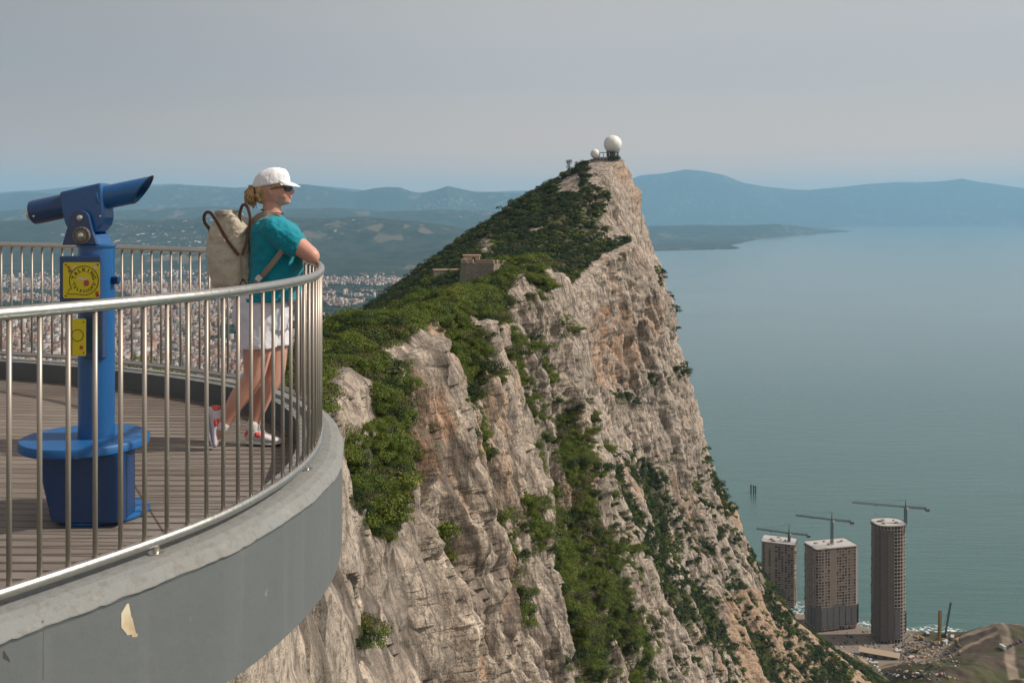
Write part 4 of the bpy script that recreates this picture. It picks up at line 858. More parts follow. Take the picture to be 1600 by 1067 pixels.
# ================================================================ the town on the plain
CW = [(.36, .33, .30), (.33, .27, .225), (.33, .22, .17), (.43, .41, .39), (.26, .165, .13), (.20, .19, .185)]
WALLS = [simple('render_wall', c, .9, var=.08, scale=.05) for c in CW]
ROOFS = [simple('town_roof', c, .9, var=.12, scale=.05) for c in ((.20, .105, .08), (.22, .15, .12), (.29, .28, .27), (.17, .165, .17), (.14, .08, .065))]
WIN = simple('town_window', (.06, .07, .08), .4)
rr = np.random.default_rng(77); blds = []
def twn(D, px):
    x = (px-800)*D/F; return x
tries = 0
while len(blds) < 15000 and tries < 80000:
    tries += 1
    py = rr.uniform(424, 600) if rr.random() < .7 else rr.uniform(418, 480); D = (CAMZ-SEA-4)*F/(py-HOR); px = rr.uniform(-60, 760)
    x = (px-800)*D/F
    # streets on a slightly turned grid, parks left open
    a = .3+.5*round(2*float(vnoise(x/800, D/800, 0, 15))); gx_, gy_ = x*math.cos(a)+D*math.sin(a), -x*math.sin(a)+D*math.cos(a); bx, by = math.floor(gx_/62), math.floor(gy_/40)
    gx2 = (bx+.5+rr.uniform(-.38, .38))*62; gy2 = (by+.5+rr.choice([-.22, .22])+rr.uniform(-.07, .07))*40
    x, Dn_ = gx2*math.cos(a)-gy2*math.sin(a), gx2*math.sin(a)+gy2*math.cos(a)
    park = float(vnoise(x/420, Dn_/420, 0, 5))+.4*float(vnoise(x/150, Dn_/150, 0, 6))
    lim = .34 if Dn_ < 5600 else .12
    if park > lim or Dn_ < 2150: continue
    blds.append((Dn_, x))
seen = set(); ub = []
for b in blds:
    k = (round(b[0]/8), round(b[1]/8))
    if k not in seen: seen.add(k); ub.append(b)
ub.sort(); print('buildings', len(ub))
def bparts(D, x):
    ind = rr.random() < .12; far = D > 4800
    w_ = rr.uniform(26, 62) if ind else rr.uniform(9, 19); d_ = rr.uniform(16, 34) if ind else rr.uniform(8, 15)
    fl = rr.choice([2, 2, 3, 3, 4, 4, 5, 7]) if not ind else 2; h_ = fl*3.1+rr.uniform(0, 1)
    if rr.random() < .03: h_ = rr.uniform(22, 34)
    rz = .3+(math.pi/2 if rr.random() < .5 else 0); return w_, d_, h_, rz, int(rr.integers(0, 6)), int(rr.integers(0, 5)), ind
first = [b for b in ub if -20 < 800+b[1]/b[0]*F < 640][:290]; rest = [b for b in ub if b not in set(first)]
bases = []
for k in range(14):
    w_, d_, h_, _, wi, ri, ind = bparts(3000, 0)
    root = empty('town_building', group='flat and pitched roofed buildings of the town'); mb = MB(); mb.box((0, 0, h_/2), (w_, d_, h_)); mb.build('wall', WALLS[wi], root)
    mb = MB()
    if k % 2 == 0: mb.prism([(-d_/2-.5, h_), (d_/2+.5, h_), (0, h_+d_*.2)], -w_/2-.5, w_/2+.5, ax=Matrix(((0, 0, 1), (1, 0, 0), (0, 1, 0))))
    else: mb.box((0, 0, h_+.2), (w_+.6, d_+.6, .4)); mb.box((w_*.2, 0, h_+1.4), (4, 4, 2.4))
    mb.build('roof', ROOFS[ri], root)
    mb = MB()
    for fz in np.arange(1.8, h_-.8, 3.1):
        for q in np.arange(-w_/2+1.6, w_/2-1, 3.0): mb.box((q, -d_/2-.03, fz), (1.3, .1, 1.4)); mb.box((q, d_/2+.03, fz), (1.3, .1, 1.4))
        for q in np.arange(-d_/2+1.6, d_/2-1, 3.0): mb.box((-w_/2-.03, q, fz), (.1, 1.3, 1.4)); mb.box((w_/2+.03, q, fz), (.1, 1.3, 1.4))
    o = mb.build('window', WIN, root); tag(o, kind='stuff'); bases.append((root, WALLS[wi], ('white', 'cream', 'salmon', 'bright white', 'terracotta', 'grey')[wi], k % 2, h_))
for i, (D, x) in enumerate(first):
    root, _, cn, flat, h_ = bases[i % 14]; lb = '%s walled %s roofed building in the near part of the town' % (cn, 'flat' if flat else 'pitched')
    if i < 14: o = root; o.location = (x, D, SEA+5); o.rotation_euler = (0, 0, .3)
    else: o = dup(root, (x, D, SEA+5), .3+(math.pi/2 if rr.random() < .5 else 0))
    tag(o, lb, 'building', '%s walled %s roofed town buildings' % (cn, 'flat' if flat else 'pitched'))
nb = len(rest); V = np.zeros((nb, 10, 3), np.float32); MI = []; FL = []
for i, (D, x) in enumerate(rest):
    w_, d_, h_, rz, wi, ri, ind = bparts(D, x); c, s_ = math.cos(rz), math.sin(rz); q = []
    for z in (0, h_):
        for a, b in ((-1, -1), (1, -1), (1, 1), (-1, 1)): q.append((x+a*w_/2*c-b*d_/2*s_, D+a*w_/2*s_+b*d_/2*c, SEA+5+z))
    rdg = d_*.18 if ri in (0, 1, 4) else .02
    for a in (-1, 1): q.append((x+a*w_/2*c, D+a*w_/2*s_, SEA+5+h_+rdg))
    V[i] = q; b = i*10
    FL += [(b, b+1, b+5, b+4), (b+1, b+2, b+6, b+5), (b+2, b+3, b+7, b+6), (b+3, b, b+4, b+7), (b+4, b+5, b+9, b+8), (b+6, b+7, b+8, b+9)]; MI += [wi]*4+[6+ri]*2
o = fastmesh('town', V.reshape(-1, 3), np.array(FL), WALLS+ROOFS, MI); tag(o, 'dense town of low white, salmon and terracotta buildings on the plain', 'town', kind='stuff')
# streets trees of the town
V = []; Fc = []
for k in range(6500):
    py = rr.uniform(424, 600); D = (CAMZ-SEA-4)*F/(py-HOR); px = rr.uniform(-60, 760); x = (px-800)*D/F; s = rr.uniform(3, 8); b = len(V); z = SEA+5
    for t in range(6): a = t*1.047+rr.random(); V.append((x+s*math.cos(a)*rr.uniform(.7, 1.1), D+s*math.sin(a), z+s*rr.uniform(.2, .6)))
    V.append((x, D, z+s*1.3)); V.append((x, D, z-1)); Fc += [(b+t, b+(t+1) % 6, b+6) for t in range(6)]+[(b+(t+1) % 6, b+t, b+7) for t in range(6)]
o = fastmesh('town_trees', np.array(V), np.array(Fc), M_LEAFD); tag(o, 'dark green trees and parks scattered between the buildings of the town', 'trees', kind='stuff')
# ================================================================ the viewing platform
RC = [(-9.5, 8.62), (-7.6, 8.66), (-5.6, 8.5), (-4.171, 8.17), (-3.3, 7.86), (-2.42, 7.42), (-1.75, 6.93), (-1.36, 6.42), (-1.13, 5.85), (-1.035, 5.36), (-1.0, 4.95), (-1.02, 4.62), (-1.085, 4.26), (-1.18, 3.94), (-1.30, 3.70), (-1.44, 3.46), (-1.614, 3.185), (-1.9, 2.78), (-2.3, 2.3), (-2.9, 1.75), (-3.8, 1.2)]
def smoothpath(pts, n):
    p = np.array(pts, float); s = np.r_[0, np.cumsum(np.hypot(*np.diff(p, axis=0).T))]; q = np.linspace(0, s[-1], n)
    out = pchip(s, p, q)
    for _ in range(60): out[1:-1] = .25*out[:-2]+.5*out[1:-1]+.25*out[2:]
    return out
RP = smoothpath(RC, 700)
def zoff(d): return .065*min(1, max(0, (d-5.2)/3.0))
tg = np.gradient(RP, axis=0); tg /= np.linalg.norm(tg, axis=1)[:, None]; ON = np.stack([-tg[:, 1], tg[:, 0]], 1)
if (ON[350]@np.array([1, 0])) < 0: ON = -ON
def off(o, z): return [(RP[i, 0]+ON[i, 0]*o, RP[i, 1]+ON[i, 1]*o, z+zoff(RP[i, 1])) for i in range(len(RP))]
plat = empty('viewing_platform', (-3.0, 5.0, 0), 0, 'curved concrete viewing platform with a grey painted edge and a boarded floor', 'platform')
pl = lambda pts: [(x+3.0, y-5.0, z) for x, y, z in pts]
m = Mat('painted_concrete', .62, spec=.35); g = m.coord('Object')
nb_ = m.noise(g, 1.6, 6, .6); nf = m.noise(g, 14, 5, .6); ns = m.noise(m.coord('Object', (9, 9, .5)), 1, 4, .6)
c = m.mix(nb_, (.108, .121, .126), (.138, .150, .154)); c = m.mix(m.ramp(ns, [(.52, 0), (.70, .12)]), c, (.24, .25, .245))
c = m.mix(m.ramp(nf, [(.60, 0), (.70, .30)]), c, (.11, .115, .11)); c = m.mix(m.ramp(m.noise(g, 5, 6, .7), [(.675, 0), (.69, .6)]), c, (.27, .26, .23))
m.color(c); m.bump(m.math('ADD', nf, nb_), .25, .012); PAINT = m.m
m = Mat('worn_coping', .8, spec=.3); g = m.coord('Object'); n = m.noise(g, 3.2, 6, .65); nf = m.noise(g, 22, 5, .65)
c = m.mix(m.ramp(n, [(.48, 0), (.75, .7)]), (.205, .215, .212), (.205, .185, .165)); c = m.mix(m.ramp(nf, [(.38, .35), (.50, 0)]), c, (.12, .11, .10)); c = m.mix(m.ramp(m.noise(g, 6, 5, .7), [(.6, 0), (.70, .4)]), c, (.30, .30, .285)); m.color(c); m.bump(nf, .5, .01); COPE = m.m
m = Mat('dark_kerb_paint', .6, color=(.085, .10, .105)); g = m.coord('Object'); m.color(m.mix(m.noise(g, 3, 5), (.055, .068, .072), (.115, .13, .135))); KERB = m.m
mb = MB()
def strip(mb, a, b):
    n = len(a); mb.add(a+b, [(i, i+1, n+i+1, n+i) for i in range(n-1)])
rg = np.random.default_rng(2); wob = np.interp(np.arange(700), np.arange(0, 700, 6), rg.normal(0, .0035, 117))
def offw(o, z, k): return [(RP[i, 0]+ON[i, 0]*(o+wob[i]*k), RP[i, 1]+ON[i, 1]*(o+wob[i]*k), z+zoff(RP[i, 1])-abs(wob[(i*3) % 700])*k) for i in range(len(RP))]
mb = MB(); strip(mb, pl(off(-.12, .14)), pl(off(.055, .14))); strip(mb, pl(off(.055, .14)), pl(offw(.095, .130, 1))); strip(mb, pl(offw(.095, .130, 1)), pl(offw(.128, .085, 1.2))); o = mb.build('coping', COPE, plat); o.data.shade_smooth()
mb = MB(); strip(mb, pl(offw(.127, .088, 1.2)), pl(offw(.120, .07, .6))); strip(mb, pl(offw(.120, .07, .6)), pl(off(.116, -.415))); strip(mb, pl(off(.116, -.415)), pl(off(-1.0, -.415))); strip(mb, pl(off(-1.0, -.415)), pl(off(-1.05, -5))); o = mb.build('fascia', PAINT, plat); o.data.shade_smooth(); o.modifiers.new('es', 'EDGE_SPLIT').split_angle = R(40)
mb = MB(); strip(mb, pl(off(-.12, .14)), pl(off(-.122, -.01))); mb.build('kerb_face', KERB, plat)
# floor: boards laid across the view
m = Mat('floor_boards', .75, spec=.3); g = m.coord('Object', (1, 1, 1), (0, 0, R(3))); se = m.n('ShaderNodeSeparateXYZ'); m.L(g, se.inputs[0])
yb = m.math('MULTIPLY', se.outputs[1], 1/.088); fr = m.math('FRACT', yb); fl = m.math('FLOOR', yb)
gap = m.ramp(fr, [(0, 1), (.05, 1), (.10, 0), (.90, 0), (.95, 1), (1, 1)])
gro = m.math('SINE', m.math('MULTIPLY', se.outputs[1], 2*math.pi/.0176))
wn = m.n('ShaderNodeTexWhiteNoise', noise_dimensions='1D'); m.L(fl, wn.inputs['W'])
grain = m.noise(m.coord('Object', (3, 60, 3)), 1, 5, .65); big = m.noise(m.coord('Object'), .9, 5, .6)
c = m.mix(wn.outputs['Value'], (.150, .122, .102), (.215, .178, .152)); c = m.mix(m.ramp(grain, [(.38, .5), (.6, 0)]), c, (.085, .07, .06)); c = m.mix(m.ramp(big, [(.42, 0), (.62, .5)]), c, (.25, .22, .20))
jn = m.math('FRACT', m.math('MULTIPLY', m.math('ADD', se.outputs[0], m.math('MULTIPLY', se.outputs[1], .62)), 1/1.15)); jl = m.ramp(jn, [(0, 1), (.008, 1), (.013, 0), (1, 0)])
gj = m.math('MAXIMUM', m.math('MULTIPLY', gap, .5), m.math('MULTIPLY', jl, .8)); c = m.mix(gj, c, (.035, .028, .024)); m.color(c)
b1 = m.bump(m.math('SUBTRACT', 1.0, gap), .8, .006); b2 = m.bump(gro, .35, .0016, b1); m.bump(grain, .4, .002, b2); BOARD = m.m
mb = MB(); inner = off(-.118, 0); rows = 60
for i in range(0, len(inner)-1):
    x0, y0, z0 = inner[i]; x1, y1, z1 = inner[i+1]
mb = MB(); ys = np.linspace(1.0, 8.6, 78)
far_i = int(np.argmax(RP[:, 0])) ; A = np.array(inner)
ln = []
for y in ys:
    # the floor's right-hand limit at this depth
    near = A[far_i:] if y < A[far_i, 1] else A[:far_i+1][::-1]
    o_ = np.argsort(near[:, 1]); xr = float(np.interp(y, near[o_, 1], near[o_, 0])); ln.append([(-9.4+(xr+9.4)*k/24, y, zoff(y)) for k in range(25)])
vs = [q for r in ln for q in r]; mb.add(pl(vs), [(i*25+j, i*25+j+1, (i+1)*25+j+1, (i+1)*25+j) for i in range(len(ys)-1) for j in range(24)])
mb.build('floor', BOARD, plat, recalc=False)
# flaked patch and drip marks on the painted edge
def at_px(px, o, z):
    best = None
    for i in range(far_i, len(RP)):
        x, y = RP[i]+ON[i]*o; q = 800+x/y*F
        if best is None or abs(q-px) < best[0]: best = (abs(q-px), i)
    return best[1]
def on_fascia(px, py):
    i = at_px(px, .119, 0); x, y = RP[i]+ON[i]*.119; z = CAMZ-(py-HOR)*y/F; return Vector((x, y, z)), i
def flake(outl, name, mat, dz=0):
    mb = MB(); vs = [on_fascia(x, y)[0] for x, y in outl]; nrm = ON[on_fascia(*outl[0])[1]]; nv = Vector((nrm[0], nrm[1], 0))
    vs = [v-Vector((3.0-6.0, 5.0, 0))*0+nv*.0005+Vector((3.0, -5.0, 0)) for v in vs]; back = [v-nv*.004 for v in vs]; n = len(vs)
    mb.add(vs+back, [tuple(range(n))]+[(i, (i+1) % n, n+(i+1) % n, n+i) for i in range(n)]); return mb.build(name, mat, plat)
FL = Mat('bare_plaster', .9); g = FL.coord('Object'); FL.color(FL.mix(FL.ramp(FL.noise(g, 9, 5), [(.4, 0), (.65, 1)]), (.60, .52, .38), (.42, .33, .21)))
flake([(199, 943), (204, 941), (210, 944), (213, 952), (217, 966), (217, 976), (214, 985), (212, 994), (209, 995), (207, 989), (203, 991), (198, 992), (194, 990), (193, 980), (191, 970), (193, 958)], 'flaked_paint', FL.m)
flake([(68.5, 968), (71, 968), (72, 1000), (71, 1030), (67, 1062), (65.5, 1062), (69, 1028), (70, 1000)], 'drip_mark', simple('lime_drip', (.38, .40, .39), .8))
flake([(5, 1008), (9, 1012), (12, 1030), (13, 1034), (9, 1028), (6, 1016)], 'crack', simple('crack_dark', (.05, .05, .05), .9))
# ---------------------------------------------------------------- railing
m = Mat('brushed_steel', .30, metal=1.0, color=(.56, .53, .49)); g = m.coord('Object'); n = m.noise(m.coord('Object', (4, 4, 4)), 1, 5, .6); m.color(m.mix(n, (.50, .465, .42), (.66, .63, .59))); n2 = m.noise(g, 60, 4)
m.L(m.ramp(n2, [(.3, .27), (.7, .40)]), m.b.inputs['Roughness']); m.bump(n2, .06, .002); INOX = m.m
m = Mat('baluster_steel', .45, metal=.55, color=(.34, .3, .27)); n = m.noise(m.coord('Object', (5, 5, 3)), 1, 4); m.color(m.mix(n, (.27, .235, .205), (.38, .335, .29))); BAL = m.m
rail = empty('railing', (-1.1, 5.0, .14), 0, 'curved stainless steel railing with upright bars along the platform edge', 'railing')
rl = lambda p: (p[0]+1.1, p[1]-5.0, p[2]-.14)
mb = MB(); mb.tube([rl(p) for p in off(0, 1.075)], .0215, 20); mb.build('top_rail', INOX, rail, smooth=True)
mb = MB(); mb.tube([rl(p) for p in off(0, .186)], .0200, 16); mb.build('bottom_rail', INOX, rail, smooth=True)
sl_ = np.r_[0, np.cumsum(np.hypot(*np.diff(RP, axis=0).T))]
k0 = at_px(14, 0, 0); s0_ = sl_[k0]; sp = .1035; cnt = 0
mb = MB(); mb.lathe([(.0085, -.435), (.0085, .435)], n=12); bal0 = None
ss = np.arange(s0_+2*sp, sl_[0]+.5, -sp)
for s in ss:
    x = float(np.interp(s, sl_, RP[:, 0])); y = float(np.interp(s, sl_, RP[:, 1]))
    if 800+x/y*F < -30 and y > 5.5 or cnt >= 98: continue
    if bal0 is None: bal0 = mb.build('bar', BAL, rail, smooth=False); o = bal0; o.data.shade_smooth()
    else: o = bal0.copy(); COL.objects.link(o)
    o.location = rl((x, y, .637+zoff(y))); cnt += 1
print('bars', cnt)
for px in (195,):
    pass
for i, s in enumerate(np.arange(s0_-.57, sl_[0]+1, -1.25)):
    x = float(np.interp(s, sl_, RP[:, 0])); y = float(np.interp(s, sl_, RP[:, 1]))
    mb = MB(); q = rl((x, y, .14+zoff(y))); mb.lathe([(.03, 0), (.03, .006), (.012, .008), (.012, .035)], q, 14); mb.tube([(q[0]-.0, q[1], q[2]+.03), (q[0], q[1], q[2]+.046)], .014, 8)
    mb.build('rail_foot', INOX, rail)
# ---------------------------------------------------------------- talking telescope
TD = 4.6
def T(x, y, dy=0): return Vector(((x-800)*TD/F, TD+dy, CAMZ-(y-HOR)*TD/F))
org = Vector((-1.92, TD, 0)); tz = .0
tel = empty('telescope', org, 0, 'bright blue coin telescope on a round pillar with a step plinth', 'telescope')
tl_ = lambda v: Vector(v)-org
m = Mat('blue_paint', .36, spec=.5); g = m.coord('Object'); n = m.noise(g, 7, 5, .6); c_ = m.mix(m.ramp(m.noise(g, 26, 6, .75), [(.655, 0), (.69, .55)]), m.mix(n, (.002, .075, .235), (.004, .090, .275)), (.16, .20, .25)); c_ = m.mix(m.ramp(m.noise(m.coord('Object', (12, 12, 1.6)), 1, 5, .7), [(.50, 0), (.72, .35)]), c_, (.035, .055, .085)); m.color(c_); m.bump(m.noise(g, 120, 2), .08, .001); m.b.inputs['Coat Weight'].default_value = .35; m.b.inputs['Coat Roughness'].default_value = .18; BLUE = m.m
m = Mat('blue_paint_shaded', .40, spec=.5); g = m.coord('Object'); n = m.noise(g, 7, 5, .6); c_ = m.mix(m.ramp(m.noise(g, 26, 6, .75), [(.655, 0), (.69, .55)]), m.mix(n, (.003, .036, .125), (.004, .046, .155)), (.16, .20, .25)); c_ = m.mix(m.ramp(m.noise(m.coord('Object', (12, 12, 1.6)), 1, 5, .7), [(.50, 0), (.72, .35)]), c_, (.035, .055, .085)); m.color(c_); m.b.inputs['Coat Weight'].default_value = .4; m.b.inputs['Coat Roughness'].default_value = .15; BLUE_SHADED = m.m  # darker copy of the blue paint: the unlit side's shade put into the colour
m = Mat('blue_step_paint', .5, spec=.4); g = m.coord('Object'); nn = m.noise(m.coord('Object', (6, 30, 6)), 1, 5, .65); c = m.mix(nn, (.004, .068, .23), (.012, .11, .30)); c = m.mix(m.ramp(m.noise(g, 18, 5, .7), [(.60, 0), (.68, .6)]), c, (.16, .22, .30)); m.color(c); m.bump(nn, .3, .004); STEPM = m.m
CHR = simple('bright_metal', (.62, .60, .56), .3, 1.0); BLK = simple('black_rubber', (.02, .02, .022), .5); GLASS = simple('lens_glass', (.01, .015, .03), .06, spec=1.0)
mb = MB(); mb.lathe([(.203, 0), (.210, .008), (.210, .018), (.202, .024), (.05, .026)], (.015, .03, tz), 40); mb.build('foot_flange', STEPM, tel, smooth='auto')
mb = MB()
bx0, bx1 = -2.05+1.92, -1.735+1.92; y0, y1 = -.185, .0
def rr_(x0, x1, ya, yb, r, z):
    out = []
    for cx, cy, a0 in ((x1-r, yb-r, 0), (x0+r, yb-r, 90), (x0+r, ya+r, 180), (x1-r, ya+r, 270)):
        for a in (0, 22.5, 45, 67.5, 90): out.append((cx+r*math.cos(R(a0+a)), cy+r*math.sin(R(a0+a)), z))
    return out
mb.rings([rr_(bx0, bx1, y0, y1, .022, .025), rr_(bx0-.065, bx1, y0-.01, y1, .022, .325)]); mb.build('step_body', BLUE_SHADED, tel, smooth='auto')
mb = MB(); c = (-.052, .0, 0); mb.lathe([(.02, .322), (.272, .322), (.282, .330), (.282, .358), (.276, .366), (.02, .367)], c, 56); mb.build('step_plate', STEPM, tel, smooth='auto')
mb = MB(); mb.lathe([(.0795, .36), (.0795, 1.243)], n=40); mb.build('pillar', BLUE, tel, smooth='auto')
mb = MB(); mb.lathe([(.04, 1.238), (.086, 1.240), (.087, 1.250), (.04, 1.256)], n=40); mb.build('collar', BLUE, tel, smooth='auto')
XZ = Matrix(((1, 0, 0), (0, 0, 1), (0, 1, 0)))
def plate(mb, outl, ya, yb): # outline in photo units
    pts = [(tl_(T(x, y)).x, tl_(T(x, y)).z) for x, y in outl]; mb.prism(pts, ya, yb, ax=XZ)
arc = lambda cx, cy, r, a0, a1, n=10: [(cx+r*math.cos(R(a0+(a1-a0)*k/n)), cy-r*math.sin(R(a0+(a1-a0)*k/n))) for k in range(n+1)]
mb = MB(); plate(mb, [(110, 382), (113, 372)]+[(119, 352)]+arc(137, 343, 15, 165, 15)+[(157, 362), (164, 382)], -.088, -.066); mb.build('yoke', BLUE_SHADED, tel, bevel=.004)
mb = MB(); plate(mb, [(110, 382), (113, 372), (116, 366), (158, 366), (160, 372), (164, 382)], -.064, .088); mb.build('yoke_base', BLUE, tel, bevel=.004)
mb = MB(); plate(mb, [(119, 352)]+arc(137, 343, 15, 165, 15)+[(157, 366), (115, 366)], .066, .088); mb.build('yoke_arm', BLUE, tel, bevel=.003)
mb = MB(); plate(mb, [(101, 302), (104, 300), (163, 286.5), (166, 288), (170, 322)]+[(171, 340), (168, 352), (160, 361), (150, 365), (128, 365), (117, 361), (110, 350), (106, 335)], -.060, .060); mb.build('housing', BLUE, tel, bevel=.014)
ax = (T(224, 296.5)-T(56, 331.5)).normalized(); upv = Vector((0, 1, 0)).cross(ax)*-1; upv = upv if upv.z > 0 else -upv
def axring(p, r, n=40, slant=0): return [tl_(p)+(upv*math.sin(a)+Vector((0, 1, 0))*math.cos(a))*r+ax*(slant*math.sin(a)) for a in [2*math.pi*k/n for k in range(n)]]
U = TD/F
pe = T(50, 332.7); pm = T(106, 321); pf = T(160, 309.8); pt_ = T(222.5, 296.8)
mb = MB(); mb.rings([axring(pe, .040), axring(pe+ax*.006, .0545), axring(pe+ax*.02, .0565), axring(pm, .0565)]); mb.build('rear_tube', BLUE_SHADED, tel, smooth='auto')
mb = MB(); mb.rings([axring(pf-ax*.02, .0545), axring(pf+ax*.02, .0545), axring(pt_, .0545, slant=.056), axring(pt_, .0475, slant=.049), axring(pt_-ax*.09, .0475)], cap=False); mb.build('front_tube', BLUE, tel, smooth='auto')
mb = MB(); mb.rings([axring(pt_+ax*.001, .0553, slant=.057), axring(pt_+ax*.004, .0553, slant=.057), axring(pt_+ax*.004, .0465, slant=.048), axring(pt_+ax*.001, .0465, slant=.048)], cap=False, closed=True); mb.build('hood_rim', BLK, tel)
mb = MB(); mb.rings([axring(pt_-ax*.085, .0472), axring(pt_-ax*.083, .0472)]); mb.build('lens', GLASS, tel)
mb = MB(); mb.rings([axring(pf-ax*.004, .066), axring(pf+ax*.006, .066)]); mb.build('housing_ring', BLUE, tel, bevel=.002)
ep = pe-upv*.004
mb = MB(); mb.rings([axring(ep-ax*.020, .018), axring(ep-ax*.018, .026), axring(ep-ax*.004, .028), axring(ep+ax*.004, .030)]); mb.build('eyepiece', CHR, tel, smooth='auto')
mb = MB(); mb.rings([axring(ep-ax*.0206, .014, 20), axring(ep-ax*.0200, .014, 20)]); mb.build('eyepiece_glass', GLASS, tel)
YR = Matrix.Rotation(R(90), 3, 'X')
def boss(name, x, y, r, ya, mat, h=.012, teeth=0):
    mb = MB(); p = tl_(T(x, y)); p.y = ya
    if teeth:
        mb.lathe([(r*.2, 0), (r, 0), (r, h*.6), (r*.8, h)], p, 30, YR)
        for k in range(teeth): a = 2*math.pi*k/teeth; mb.box(p+Vector((math.cos(a)*r*.82, -h*.5, math.sin(a)*r*.82)), (r*.26, h, r*.26), ax=Matrix.Rotation(-a, 3, 'Y'))
    else: mb.lathe([(r*.2, 0), (r, 0), (r, h*.5), (r*.6, h*.9), (r*.1, h)], p, 20, YR)
    return mb.build(name, mat, tel, smooth=False if teeth else 'auto')
boss('pivot_bolt', 138, 340.5, .0135, -.088, CHR, .014)
m = Mat('cast_knob', .6, metal=.7, color=(.20, .19, .17)); m.color(m.mix(m.noise(m.coord(), 60, 4), (.07, .07, .07), (.34, .31, .27))); boss('toothed_knob', 141, 367.5, .040, -.088, m.m, .012, 14)
boss('knob_centre', 141, 367.5, .013, -.099, CHR, .010)
for x, y in ((166, 339),): boss('housing_screw', x-1, y-1, .005, -.060, CHR, .004)
boss('tube_screw', 61, 338, .005, -.052, CHR, .006)
mb = MB(); p = tl_(T(179, 437.5)); mb.box((.094, -.01, p.z), (.034, .03, .036)); mb.build('coin_return', BLUE_SHADED, tel, bevel=.006)
# control box and notices
mb = MB(); q0 = P(93, 400, 4.455); q1 = P(158, 482, 4.455); mb.box(((q0[0]+q1[0])/2+1.92, -.138, (q0[2]+q1[2])/2), (q1[0]-q0[0], .022, q0[2]-q1[2])); mb.box(((q0[0]+q1[0])/2+1.92-.025, -.085, (q0[2]+q1[2])/2), (q1[0]-q0[0]-.055, .088, q0[2]-q1[2]-.01)); mb.build('control_box', BLUE_SHADED, tel, bevel=.006)
q2 = P(126, 470, 4.47); q3 = P(157, 562, 4.47); mb = MB(); mb.box(((q2[0]+q3[0])/2+1.92, -.075, (q2[2]+q3[2])/2), (q3[0]-q2[0], .06, q2[2]-q3[2])); mb.build('coin_box', BLUE_SHADED, tel, bevel=.005)
YELM = simple('yellow_plate', (.62, .52, .015), .45, var=.06, scale=12); INK = simple('black_print', (.018, .017, .015), .6); REDP = simple('red_print', (.42, .07, .04), .6); PINK = simple('pale_print', (.62, .50, .44), .6); BRN = simple('brown_print', (.25, .13, .05), .6)
SD = 4.4485
def SP(x, y, lift=0): v = P(x, y, SD-lift); return Vector((v[0], v[1], v[2]))-org
def rrect(x0, y0, x1, y1, r):
    out = []
    for cx, cy, a0 in ((x1-r, y0+r, 0), (x0+r, y0+r, 90), (x0+r, y1-r, 180), (x1-r, y1-r, 270)):
        out += [(cx+r*math.cos(R(a0+a)), cy-r*math.sin(R(a0+a))) for a in (0, 30, 60, 90)]
    return out
def splate(name, outl, mat, l0, l1, par):
    mb = MB(); mb.rings([[SP(x, y, l0) for x, y in outl], [SP(x, y, l1) for x, y in outl]]); return mb.build(name, mat, par)
sign = splate('notice_plate', rrect(98.5, 410, 156.5, 466, 3), YELM, -.001, .003, tel)
ring = arc(131, 438.5, 22.6, 215, -95, 40)+[(122, 459.8), (104.8, 459.5), (108, 452)]
# ---- speech bubble drawn as a closed thin band
def band(pts, wd, name, mat, par, l=.0042):
    mb = MB(); n = len(pts); L_, R_ = [], []
    for i in range(n):
        a, b = pts[i-1], pts[(i+1) % n]; tx, ty = b[0]-a[0], b[1]-a[1]; l_ = math.hypot(tx, ty); nx_, ny_ = -ty/l_, tx/l_
        L_.append(SP(pts[i][0]+nx_*wd/2, pts[i][1]+ny_*wd/2, l)); R_.append(SP(pts[i][0]-nx_*wd/2, pts[i][1]-ny_*wd/2, l))
    mb.add(L_+R_, [(i, (i+1) % n, n+(i+1) % n, n+i) for i in range(n)]); return mb.build(name, mat, par)
band(ring, 1.1, 'speech_bubble', INK, sign)
def letters(txt, cx, cy, rad, a_mid, a_step, size, name, flip=False):
    allv, allf = [], []
    for i, ch in enumerate(txt):
        cu = bpy.data.curves.new('t', 'FONT'); cu.body = ch; cu.size = 1; cu.align_x = 'CENTER'; cu.align_y = 'CENTER'; cu.offset = .02
        to = bpy.data.objects.new('t', cu); COL.objects.link(to); dg = bpy.context.evaluated_depsgraph_get(); me = bpy.data.meshes.new_from_object(to.evaluated_get(dg))
        k = (i-(len(txt)-1)/2)*a_step; ang = a_mid-k if not flip else a_mid+k
        px, py = cx+rad*math.cos(R(ang)), cy-rad*math.sin(R(ang)); rot = R(ang-90) if not flip else R(ang+90)
        b = len(allv)
        for v in me.vertices:
            x, y = v.co.x*size, v.co.y*size; allv.append(SP(px+x*math.cos(rot)-y*math.sin(rot), py-(x*math.sin(rot)+y*math.cos(rot)), .0046))
        allf += [tuple(b+q for q in p_.vertices) for p_ in me.polygons]
        bpy.data.objects.remove(to, do_unlink=True); bpy.data.curves.remove(cu); bpy.data.meshes.remove(me)
    mb = MB(); mb.add(allv, allf); return mb.build(name, INK, sign, recalc=False)
letters('TALKING', 131, 438.5, 16.4, 90, 24.5, 8.6, 'lettering'); letters('TELESCOPE', 131, 438.5, 17.0, 270, 17.5, 6.6, 'lettering', True)
for x in (115.3, 146.7): splate('print_dot', arc(x, 440, .8, 0, 330, 8), INK, .003, .0044, sign)
splate('printed_box', [(131, 439), (137, 437.5), (139, 440), (138.5, 446), (132, 447.5), (130.5, 444)], REDP, .003, .0044, sign)
splate('printed_tube', [(120, 434.5), (122, 433), (130, 435.2), (137, 433.6), (138, 435.5), (131, 438.6), (126, 437.6)], PINK, .003, .0046, sign)
